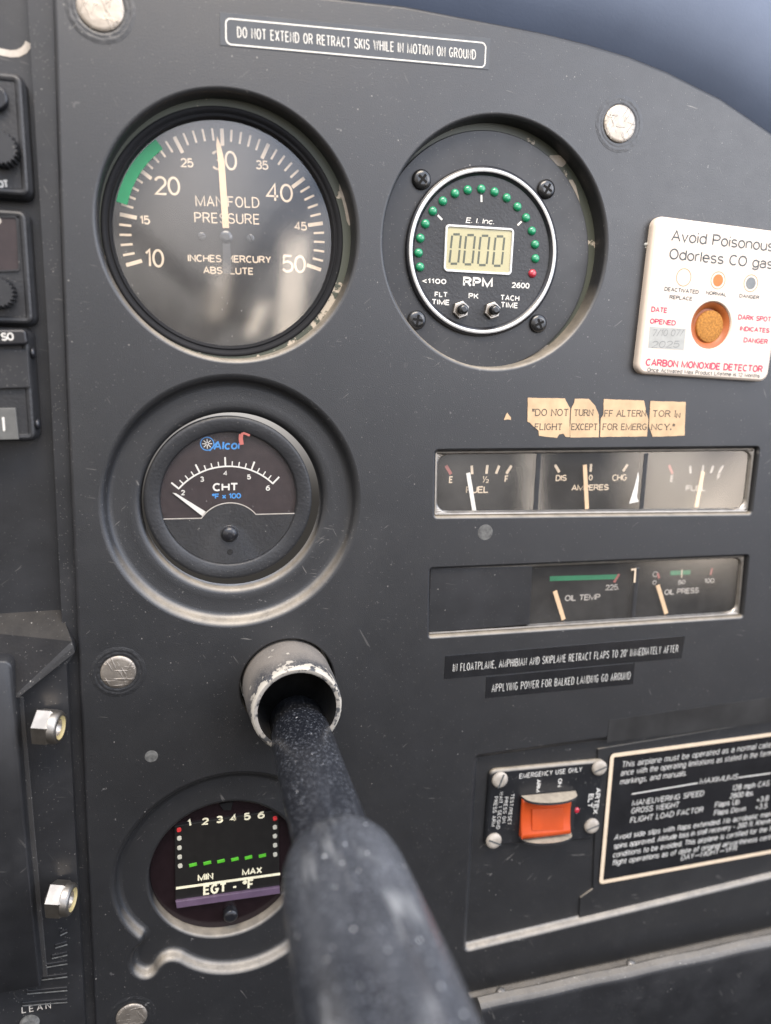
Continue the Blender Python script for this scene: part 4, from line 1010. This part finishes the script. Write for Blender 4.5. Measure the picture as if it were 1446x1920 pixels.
# switch plate
elt = thing('switch_plate', 'black emergency switch plate with orange rocker and four pale slotted screws', 'switch', (*P(1025, 1510), BD))
ED2 = BD + 2.0
mb = MB()
pl = Pp([gz(142, 700), gz(640, 668), gz(697, 302), gz(168, 352)], ED2)
mb.sweep(rounded(pl, 3.0), [(0, BD), (0, ED2 - 1.3), (-.25, ED2 - .8), (-.8, ED2 - .25), (-1.3, ED2)], 0, True, True, True)
def T(s, a, b, h, st, m=1, **k): text(mb, s, P(*gz(*a), ED2), P(*gz(*b), ED2), h, ED2, st, m, **k)
T('EMERGENCY USE ONLY', (300, 388), (585, 356), 2.35, .29, track=.3); T('ON', (478, 388), (474, 426), 1.9, .36); T('ARM', (380, 392), (376, 450), 1.9, .36)
T('TEST/RESET', (262, 458), (246, 598), 1.7, .2, track=.3); T('PRESS ON', (234, 472), (221, 590), 1.7, .2, track=.3); T('WAIT 1 SECOND', (212, 448), (195, 618), 1.7, .2, track=.3); T('PRESS ARM', (187, 470), (173, 606), 1.7, .2, track=.3)
T('ARTEX', (650, 430), (634, 550), 2.5, .45); T('ELT', (617, 458), (609, 522), 2.5, .45)
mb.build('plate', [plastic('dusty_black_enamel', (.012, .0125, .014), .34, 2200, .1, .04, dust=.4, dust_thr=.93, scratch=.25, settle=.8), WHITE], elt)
for q, an in (((215, 397), 1.2), ((668, 342), .3), ((633, 607), .25), ((187, 675), -.5)):
    mb = MB(); screw_head(mb, P(*gz(*q), ED2 + 1), 3.6, ED2, ED2 + 1.7, 0, slot=an, mslot=1); mb.build('screw', [OFFWHITE, GREYPRINT], elt)
wz_ = zoomer(862, 1387, 338 / 1446)
mb = MB(); mb.plate(rounded(Pp([wz_(470, 800), wz_(900, 755), wz_(935, 430), wz_(495, 465)], ED2), .8), ED2, ED2 + .6, .15, 0)
sw = mb.build('switch_housing', [BLK2], elt)
def shelf(l, r, depth):                          # half round guard ledge, dust on its top
    mb = MB(); (x0, y0), (x1, y1) = P(*l, ED2 + .6), P(*r, ED2 + .6); n = 28; T0, B0 = [], []
    for k in range(n + 1):
        t = k / n; x = x0 + (x1 - x0) * t; y = y0 + (y1 - y0) * t; d = ED2 + depth * math.sqrt(max(0, 1 - (2 * t - 1) ** 2)) ** .8 + .3
        T0.append(mb.vert(x, y, d)); B0.append(mb.vert(x, y - 1.1, d))
    mb.face(T0); mb.face(B0)
    for k in range(n): mb.face((T0[k], T0[k + 1], B0[k + 1], B0[k]), 0, True)
    mb.face((T0[0], T0[-1], B0[-1], B0[0]))
    return mb.build('guard_ledge', [GUARD], sw, 40)
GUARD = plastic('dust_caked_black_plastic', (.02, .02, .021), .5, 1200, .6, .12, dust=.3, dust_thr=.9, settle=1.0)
shelf(wz_(494, 452), wz_(932, 412), 7.5); shelf(wz_(476, 782), wz_(894, 742), 6.5)
mb = MB(); kd = ED2 + 2.6
rq = Pp([wz_(488, 782), wz_(880, 735), wz_(908, 470), wz_(508, 490)], kd)
ql, qr, qtr, qtl = rq                               # bottom left, bottom right, top right, top left
rows = []
for i in range(11):
    t = i / 10; hgt_ = kd + 1.0 - 1.9 * t + 1.1 * (2 * t - 1) ** 2 - .5
    l_ = (ql[0] + (qtl[0] - ql[0]) * t, ql[1] + (qtl[1] - ql[1]) * t); r_ = (qr[0] + (qtr[0] - qr[0]) * t, qr[1] + (qtr[1] - qr[1]) * t)
    rows.append([mb.vert(l_[0], l_[1], ED2 + 1), mb.vert(l_[0], l_[1], hgt_ - .3), mb.vert(l_[0] + .35, l_[1], hgt_), mb.vert(r_[0] - .35, r_[1], hgt_), mb.vert(r_[0], r_[1], hgt_ - .3), mb.vert(r_[0], r_[1], ED2 + 1)])
for A_r, B_r in zip(rows, rows[1:]):
    for i in range(5): mb.face((A_r[i], A_r[i + 1], B_r[i + 1], B_r[i]), 0, i == 2)
mb.face(rows[0]); mb.face(rows[-1])
rk = mb.build('rocker', [RUBBER], sw)
mb = MB()
rin = Pp([wz_(570, 722), wz_(828, 722), wz_(836, 540), wz_(580, 555)], kd)
A1 = mb.loop(rin, kd - .8); B1 = mb.loop(offset(rin, -.3), kd + .2)
for i, d in ((0, kd + 1.0), (1, kd + 1.0), (2, kd - .1), (3, kd - .1)): mb.v[B1[i]] = (mb.v[B1[i]][0], mb.v[B1[i]][1], d)
mb.bridge(A1, B1, 0, False); mb.face(B1, 0); mb.build('rocker_pad', [RUBBER], rk)
mb = MB(); c = P(*gz(560, 530), ED2); mb.lathe(c, [(1.3, ED2), (1.3, ED2 + .6), (.8, ED2 + 1.1)], 20, 0, True, False, True); mb.build('indicator_lamp', [LEDR], elt)
# limitations placard
LDp = BD + 1.3
mb = MB()
a_, b_ = P(*gz(712, 280), LDp), P(*gz(664, 868), LDp)
px0, py1, py0 = (a_[0] + b_[0]) / 2, a_[1] + .6, b_[1] - .3
pw = 124.0
fr_ = rounded([(px0, py0), (px0 + pw, py0), (px0 + pw, py1), (px0, py1)], 2.2)
mb.plate(fr_, BD + .7, LDp, .15, 0)
L1 = offset(fr_, -1.1); mb.k += 1; mb.ribbon(L1, 1.9, LDp + .05, 1, True)
lines = [('This airplane must be operated as a normal category airplane in compli-', (765, 338), (1444, 245), 47, 'n'),
         ('ance with the operating limitations as stated in the form of placards,', (760, 376), (1444, 283), 57, 'n'),
         ('markings, and manuals.', (757, 416), (1060, 374), 22, 'n'),
         ('MAXIMUMS', (1120, 413), (1293, 390), 8, 'b'),
         ('MANEUVERING SPEED', (812, 513), (1138, 466), 17, 'b'), ('128 mph CAS', (1266, 443), (1436, 420), 11, 'b'),
         ('GROSS WEIGHT', (808, 548), (1025, 518), 12, 'b'), ('2800 lbs.', (1256, 480), (1365, 464), 9, 'b'),
         ('FLIGHT LOAD FACTOR', (803, 590), (1135, 540), 18, 'b'), ('Flaps Up', (1188, 520), (1300, 503), 8, 'b'), ('+3.8', (1378, 497), (1432, 488), 4, 'b'),
         ('Flaps Down', (1184, 556), (1328, 535), 10, 'b'), ('+3.5', (1372, 530), (1426, 522), 4, 'b'),
         ('Avoid side slips with flaps extended. No acrobatic maneuvers, including', (731, 668), (1444, 560), 54, 'b'),
         ('spins approved. Altitude loss in stall recovery - 200 ft. Known icing', (729, 708), (1444, 590), 63, 'b'),
         ('conditions to be avoided. This airplane is certified for the following', (725, 748), (1444, 626), 62, 'b'),
         ('flight operations as of date of original airworthiness certificate:', (722, 783), (1444, 664), 60, 'b'),
         ('DAY_NIGHT_VFR', (1035, 760), (1288, 715), 13, 'b')]
for s_, a, b, vis, k in lines:
    text(mb, s_, P(*gz(*a), LDp), P(*gz(*b), LDp), 3.0 if k == 'n' else 2.9, LDp, .27 if k == 'n' else .33, 2, track=.2, vis=vis, shear=.12)
for a, b in (((812, 458), (1112, 408)), ((1298, 383), (1444, 363))): mb.bar(P(*gz(*a), LDp), P(*gz(*b), LDp), .6, LDp + .05, 2)
solo(mb, 'placard', [LABELBLK, CREAM, WHITE], 'big black limitations placard with thick white border and many lines of writing', 'placard')
# strips of clear tape
mb = MB(); mb.plate(Pp([(1138, 1392), (1460, 1352), (1462, 1305), (1143, 1350)], .1), .015, .12, 0)
solo(mb, 'tape_strip', [TAPE], 'smoky strip of clear tape above the limitations placard', 'tape')

# ============================================================ LEDGE BELOW THE PANEL
lg = thing('lower_ledge', 'dusty dark metal ledge running under the lower right of the panel', 'ledge', (130, -226, 0))
mb = MB()
e0, e1 = P(876, 1890, 17), P(1446, 1776, 17); ye = (e0[1] + e1[1]) / 2
prof = [(-3, -225.0), (2, -225.6), (13, ye + 1.6), (15.6, ye + .9), (17, ye - .8), (17.2, ye - 3), (14, ye - 40), (10, ye - 90), (-3, ye - 90)]
xs_ = np.linspace(44, 275, 30)
Ls = [[mb.vert(x + (0 if x > 45 else (225 + y) * -.12), y + .25 * math.sin(x * .15), d) for d, y in prof] for x in xs_]
for A, B in zip(Ls, Ls[1:]):
    for i in range(len(prof) - 1): mb.face((A[i], A[i + 1], B[i + 1], B[i]), 1 if i >= 4 else 0, True)
mb.face(Ls[0]); mb.face(Ls[-1])
mb.build('ledge', [LEDGEM, BLK2], lg, 35)
for q in ((940, 1846), (1185, 1792)):
    c = P(*q, 6); mb = MB()
    y0 = -225.6 + (ye + 1.6 + 225.6) * (6 - 2) / 11
    mb.axis_lathe((c[0], y0 - .3, 6), (c[0], y0 + 5, 6.8), [(0, 2.3), (.8, 2.2), (1.3, 1.7), (1.7, .8)], 20, 0, True); mb.build('rivet', [STEEL], lg)

# ============================================================ YOKE SHAFT AND COLLAR
mb = MB()
cl = 23.0
ri, ro, rb = 14.0, 16.3, 17.2
prof = [(rb, -12), (rb, 0), (rb - .1, cl * .45), (ro + .3, cl - 3), (ro + .05, cl - .9), (ro - .35, cl - .25), (ro - .8, cl)]
off = (YC[0], YC[1])
mb.lathe(off, prof, 96, 0, True)
mb.lathe(off, [(ro - .8, cl), (ri + .6, cl), (ri + .2, cl - .3)], 96, 1, True)
mb.lathe(off, [(ri + .2, cl - .3), (ri, cl - 2), (ri, -9)], 96, 2, True, False, True)
mb.v = [(x - off[0], y - off[1], d) for x, y, d in mb.v]
o = mb.build('guide_collar', [COLLAR, RIM, DIAL]); o.location = (off[0] * S, 0, off[1] * S); o['_o'] = (off[0], off[1], 0)
o['label'] = 'grey metal collar with chipped pale rim where the shaft enters the panel'; o['category'] = 'collar'
p_a = (*P(566, 1385, cl), cl)
dend = 195.0
p_b = (*P(716, 1890, 150), 150)
va, vb = Vector(p_a), Vector(p_b); dr = (vb - va).normalized()
ax0 = va - dr * (34 / dr.z)
yoke = thing('yoke_shaft', 'thick black control yoke shaft with wider sleeve coming towards the viewer', 'yoke shaft', tuple(va))
def tt(d): return (d - ax0.z) / dr.z
def rad(px_w, py, d):                           # radius seen as px_w pixels at that distance
    q = P(640, py, d); v = R @ np.array([q[0], -q[1], -d]) + np.array([0, 0, DIST]); return px_w / 2 * v[2] / F_PX
D1 = 97.0
mb = MB()
mb.axis_lathe(ax0, ax0 + dr, [(tt(5), 8.6), (tt(6.5), 9.8), (tt(8), 10.2), (tt(19), 10.2), (tt(19.8), 10.6), (tt(21), 10.9), (tt(60), 10.95), (tt(D1 + 6), 11.0)], 64, 0, True)
mb.build('inner_tube', [SHAFT], yoke, 35)
mb = MB()
mb.axis_lathe(ax0, ax0 + dr, [(tt(D1 - .6), 10.9), (tt(D1), 11.6), (tt(D1 + 1.2), 12.9), (tt(D1 + 3.2), 14.2), (tt(D1 + 6.5), 15.3), (tt(D1 + 12), 16.0), (tt(D1 + 20), 16.3), (tt(150), 16.9), (tt(205), 17.2)], 72, 0, True)
mb.build('sleeve', [SLEEVE], yoke, 50)

# ============================================================ LEFT: DIVIDER STRIP, RADIO STACK, CONTROL QUADRANT
xl = -175.0
mb = MB()
mb.tess([P(128, 1920, -2.5), (-112.0, -230), (-104, -230), (-104, 190), P(62, 0, -2.5), P(66, 300, -2.5), P(80, 640, -2.5), P(98, 900, -2.5), P(116, 1160, -2.5)][::-1] if False else
        [(-118.5, -230), (-108, -230), (-104, 190), (-115.2, 190), (-115.6, 60), (-117, -30)], [], -2.5)
mb.sweep([(-118.5, -230), (-108, -230), (-104, 190), (-115.2, 190), (-115.6, 60), (-117, -30)], [(0, -2.5), (0, -8)], 0, False)
solo(mb, 'divider_strip', [BLK2], 'narrow black strip between the radio stack and the panel', 'trim strip')
mb = MB()
mb.plate([(xl, -34), (-117, -34), (-115.6, 60), (-115.2, 195), (xl, 195)], -9, -6, .2)
solo(mb, 'centre_console', [BLK2], 'flat dark centre panel around the radios at left', 'panel')
mb = MB()
pts = [P(*q, -5.9) for q in ((-40, 86), (0, 97), (20, 101), (34, 100), (46, 94), (52, 86), (54, 80))]
mb.ribbon(pts, 2.0, -5.85, 0); solo(mb, 'tape_scrap', [DIM], 'curved pale scrap of tape above the top radio', 'tape')
# three radios, only their right ends in view
def knurled(par, c, r, d0, d1, n=22):
    mb = MB(); L = []
    for rr, d in ((r, d0), (r, d1 - .6), (r * .93, d1)):
        L.append([mb.vert(c[0] + (rr + (.45 if i % 2 else -.25)) * math.cos(math.pi * i / n), c[1] + (rr + (.45 if i % 2 else -.25)) * math.sin(math.pi * i / n), d) for i in range(2 * n)])
    for A, B in zip(L, L[1:]): mb.bridge(A, B, 0, False)
    mb.face(L[-1]); return mb.build('knob', [BLK2], par)
def body(par, x1, y0, y1, d, r=2.5, side=3.0):
    mb = MB(); o_ = rounded([(xl, y0), (x1, y0), (x1, y1), (xl, y1)], [0, r, r, 0])
    mb.sweep(o_, [(side * .2, -6), (side * .2, -.5), (0, 0 + d - 1.2), (-.35, d - .3), (-1.0, d)], 0, False, True, False)
    o2 = offset(o_, -1.0); L = mb.sweep(o_, [(-1.0, d), (-1.8, d - .15), (-2.2, d - .6)], 0, False); mb.tess(offset(o_, -2.2), [], d - .6); return mb.build('case', [BLKROUGH], par)
RDp = 2.0
y1, y0 = P(48, 140, RDp)[1], P(50, 368, RDp)[1]; x1 = P(48, 250, RDp)[0]
ra = thing('radio', 'top radio with knurled knob, right end just below the pale tape scrap', 'radio', (-135, (y0 + y1) / 2, 0), 'radios in the stack at left')
body(ra, x1, y0, y1, RDp); knurled(ra, P(0, 276, RDp + 6), 4.6, RDp - .6, RDp + 6)
mb = MB(); c = P(-8, 185, RDp); mb.lathe(c, [(3.6, RDp - .6), (3.6, RDp + 1.4), (3, RDp + 1.8)], 32, 0, True, False, True); mb.build('small_knob', [BLKGLOSS], ra)
mb = MB(); textpx(mb, 'OT', (-3, 353), (18, 352), (-3, 338), RDp - .55, .5, 0); mb.build('lettering', [WHITE], ra)
y1, y0 = P(50, 395, RDp)[1], P(60, 608, RDp)[1]; x1 = P(56, 500, RDp)[0]
rb_ = thing('radio', 'middle radio with brown display window above its knob', 'radio', (-135, (y0 + y1) / 2, 0), 'radios in the stack at left')
body(rb_, x1, y0, y1, RDp)
mb = MB(); w0 = Pp([(-60, 512), (38, 508), (33, 405), (-60, 405)], RDp); mb.sweep(rounded(w0, 1.2), [(0, RDp - .6), (0, RDp), (-.4, RDp), (-.5, RDp - .35)], 1, False); mb.tess(offset(rounded(w0, 1.2), -.5), [], RDp - .35, 0)
textpx(mb, 'O', (-5, 420), (4, 419), (-5, 408), RDp - .3, .4, 2); mb.build('display_window', [DIALBR, BLK2, DIM], rb_)
knurled(rb_, P(-4, 548, RDp + 5), 4.4, RDp - .6, RDp + 5)
y1, y0 = P(60, 618, 4)[1], P(70, 826, 4)[1]; x1 = P(60, 720, 4)[0]
rc_ = thing('radio', 'bottom radio with raised key and small grey plate at its lower edge', 'radio', (-135, (y0 + y1) / 2, 0), 'radios in the stack at left')
body(rc_, x1, y0, y1, 4.0)
mb = MB(); k0 = Pp([(-60, 650), (52, 646), (48, 618), (-60, 618)], 7); mb.plate(rounded(k0, [.1, 1.2, 1.2, .1]), 3.2, 7, .6); textpx(mb, 'SO', (3, 639), (27, 638), (3, 624), 7, .45, 1); mb.build('key', [BLKGLOSS, WHITE], rc_)
mb = MB(); k0 = Pp([(-60, 731), (57, 727), (52, 655), (-60, 655)], 4.8); mb.plate(k0, 3.3, 4.8, .3); mb.build('face_plate', [BLK2], rc_)
mb = MB(); k0 = Pp([(-60, 826), (35, 824), (29, 765), (-60, 766)], 4.6); mb.plate(k0, 3.3, 4.6, .2); a, b = P(8, 808, 4.6), P(6, 782, 4.6); mb.bar(a, b, .7, 4.66, 1); mb.build('index_plate', [plain('grey_index_plate', (.10, .098, .09), .5), WHITE], rc_)
for q in ((66, 662), (72, 795)):
    c = P(*q, 1.5); mb = MB(); mb.axis_lathe((x1 + .2, c[1], 1.5), (x1 + 5, c[1], 2.0), [(0, 1.8), (.6, 1.8), (1.2, 1.2)], 20, 0, True); mb.build('side_screw', [BLKGLOSS], rc_)
# lower centre plate
mb = MB(); mb.plate([(xl, -115), (-118.2, -115), (-117, -34.4), (xl, -34.4)], -9, -5, .3)
solo(mb, 'blank_plate', [plastic('dark_grey_blank', (.035, .034, .034), .5, 1600, .3, .08, dust=.3, dust_thr=.97)], 'plain dark grey plate between the radios and the control quadrant', 'plate')
# control quadrant
qz = zoomer(0, 1100, 300 / 1309); q5 = zoomer(0, 1500, 320 / 1446)
qd = thing('control_quadrant', 'black control quadrant with two shiny lock nuts and a mixture scale at lower left', 'control quadrant', (-135, -120, 0))
mb = MB()
t_y = P(60, 1162, 3)[1]
qx1 = P(140, 1500, 2)[0]
A = P(112, 1222, 6); Bq = P(32, 1300, 10)
prof = [(-117.6, t_y), (-118.0, A[1]), ]
face_d = 2.0
Bq = P(32, 1300, 7.5); A = P(112, 1222, 4.0)
def V3(p, d): return mb.vert(p[0], p[1], d)
tl0, tr0 = V3((xl, t_y), -6), V3((-117.8, t_y), -6)
r0, r1, r2 = V3((xl, Bq[1] + 1), 8.2), V3(Bq, 7.6), V3((A[0] + 4, A[1] + 3), 2.6)
e0, e1_, e2 = V3((xl, Bq[1] - .4), 8.6), V3((Bq[0] + .3, Bq[1] - 1.6), 7.4), V3((A[0] + 4.4, A[1] + .9), 2.5)
f0, f1, f2 = V3((xl, Bq[1] - 1.6), 8.2), V3((Bq[0] + .5, Bq[1] - 3.0), face_d + .1), V3((A[0] + 4.6, A[1] - 1.5), face_d)
mb.face((tl0, tr0, r2, r1), 2); mb.face((tl0, r1, r0), 2)
for u3, v3 in (((r0, r1, r2), (e0, e1_, e2)), ((e0, e1_, e2), (f0, f1, f2))):
    for i in range(2): mb.face((u3[i], u3[i + 1], v3[i + 1], v3[i]), 1)  # crease highlight put into the colour as a lighter dusty strip
g0_, g1_, g2_ = V3((xl, -240), face_d), V3((qx1 - 2, -240), face_d), V3((qx1 + .2, A[1] - 6), face_d)
mb.face((f0, f1, f2, g2_, g1_, g0_), 0)
h1_, h2_, h3_ = V3((qx1 - 1.6, -240), -7), V3((qx1 + .5, A[1] - 6), -7), V3((A[0] + 5, A[1]), -7)
mb.face((g1_, g2_, h2_, h1_), 0); mb.face((g2_, f2, h3_, h2_), 0); mb.face((f2, e2, r2, tr0, h3_), 0)
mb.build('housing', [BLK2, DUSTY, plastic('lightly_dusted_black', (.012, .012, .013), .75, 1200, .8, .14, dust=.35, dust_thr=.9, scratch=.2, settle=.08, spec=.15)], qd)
mb = MB()   # left lever guide and the slot beside it
g0 = Pp([(22, 1238), (30, 1320), (52, 1600), (76, 1850)], 9)
mb.sweep(rounded([(xl, g0[3][1] + .3), (g0[3][0] - 1, g0[3][1]), g0[3], g0[2], g0[1], g0[0], (xl, g0[0][1] + .5)], [0, 0, 0, 2, 2, 3, 0], 4), [(0, face_d), (0, 8.4), (-.25, 8.9), (-.6, 9.2)], 0, True, False, True)
mb.build('lever_guide', [BLK2], qd, 50)
mb = MB()
sl = Pp([(36, 1306), (44, 1306), (66, 1560), (90, 1830), (76, 1830), (52, 1560)], face_d + .1)
mb.plate(sl, face_d, face_d + .6, .2); mb.build('gap_seal', [DUSTY], qd)
for q, axp in (((90, 1366), 1), ((114, 1690), 1)):
    c = P(*q, 10); mb = MB()
    a0v = Vector((c[0] - 4.2, c[1] + .3, 7.6)); a1v = a0v + Vector((.95, -.05, .27))
    mb.axis_lathe(a0v, a1v, [(-.6, 2.4), (1.0, 2.4)], 20, 0, True)
    mb.axis_lathe(a0v, a1v, [(0.6, 6.0), (1.0, 6.5), (5.6, 6.5), (6.6, 5.8)], 6, 0, False, True, False, ph=.4)
    mb.axis_lathe(a0v, a1v, [(6.0, 5.9), (7.8, 5.7), (8.6, 5.1), (8.7, 4.1)], 32, 0, True, False, False)
    mb.axis_lathe(a0v, a1v, [(8.7, 4.1), (8.0, 3.6), (7.9, 2.9)], 32, 1, True, False, False)
    mb.axis_lathe(a0v, a1v, [(7.9, 2.9), (5.6, 2.6)], 24, 2, True, False, True)
    mb.build('lock_nut', [CHROME, NYLON, STEEL], qd)
for i, (y, x0) in enumerate(((1150, 510), (1255, 470), (1345, 440), (1420, 385), (1530, 325), (1645, 230), (1745, 190))):   # stepped mixture scale
    mb = MB(); a, b = P(*q5(x0, y), face_d + .6), P(*q5(572, y - 30), face_d + .6)
    mb.ribbon([a, b], .6, face_d + .55, 0)
    mb.plate([(a[0], a[1] + .4), (b[0], b[1] + .4), (b[0], b[1] + 1.5), (a[0], a[1] + 1.5)], face_d, face_d + .5, .2, 1)
    mb.build('scale_rib', [STAIN, BLK2], qd)
mb = MB(); textpx(mb, 'LEAN', q5(185, 1808), q5(435, 1765), q5(185, 1752), face_d, .42, 0, track=.5); mb.build('lettering', [DIM], qd)
mb = MB(); c = P(55, 1922, face_d + 1); mb.lathe(c, [(3.6, face_d), (3.5, face_d + 1), (2.4, face_d + 1.6)], 24, 0, True, False, True); mb.build('screw', [STAIN], qd)

for o in bpy.data.objects:                      # scratch value used while building
    if '_o' in o.keys(): del o['_o']
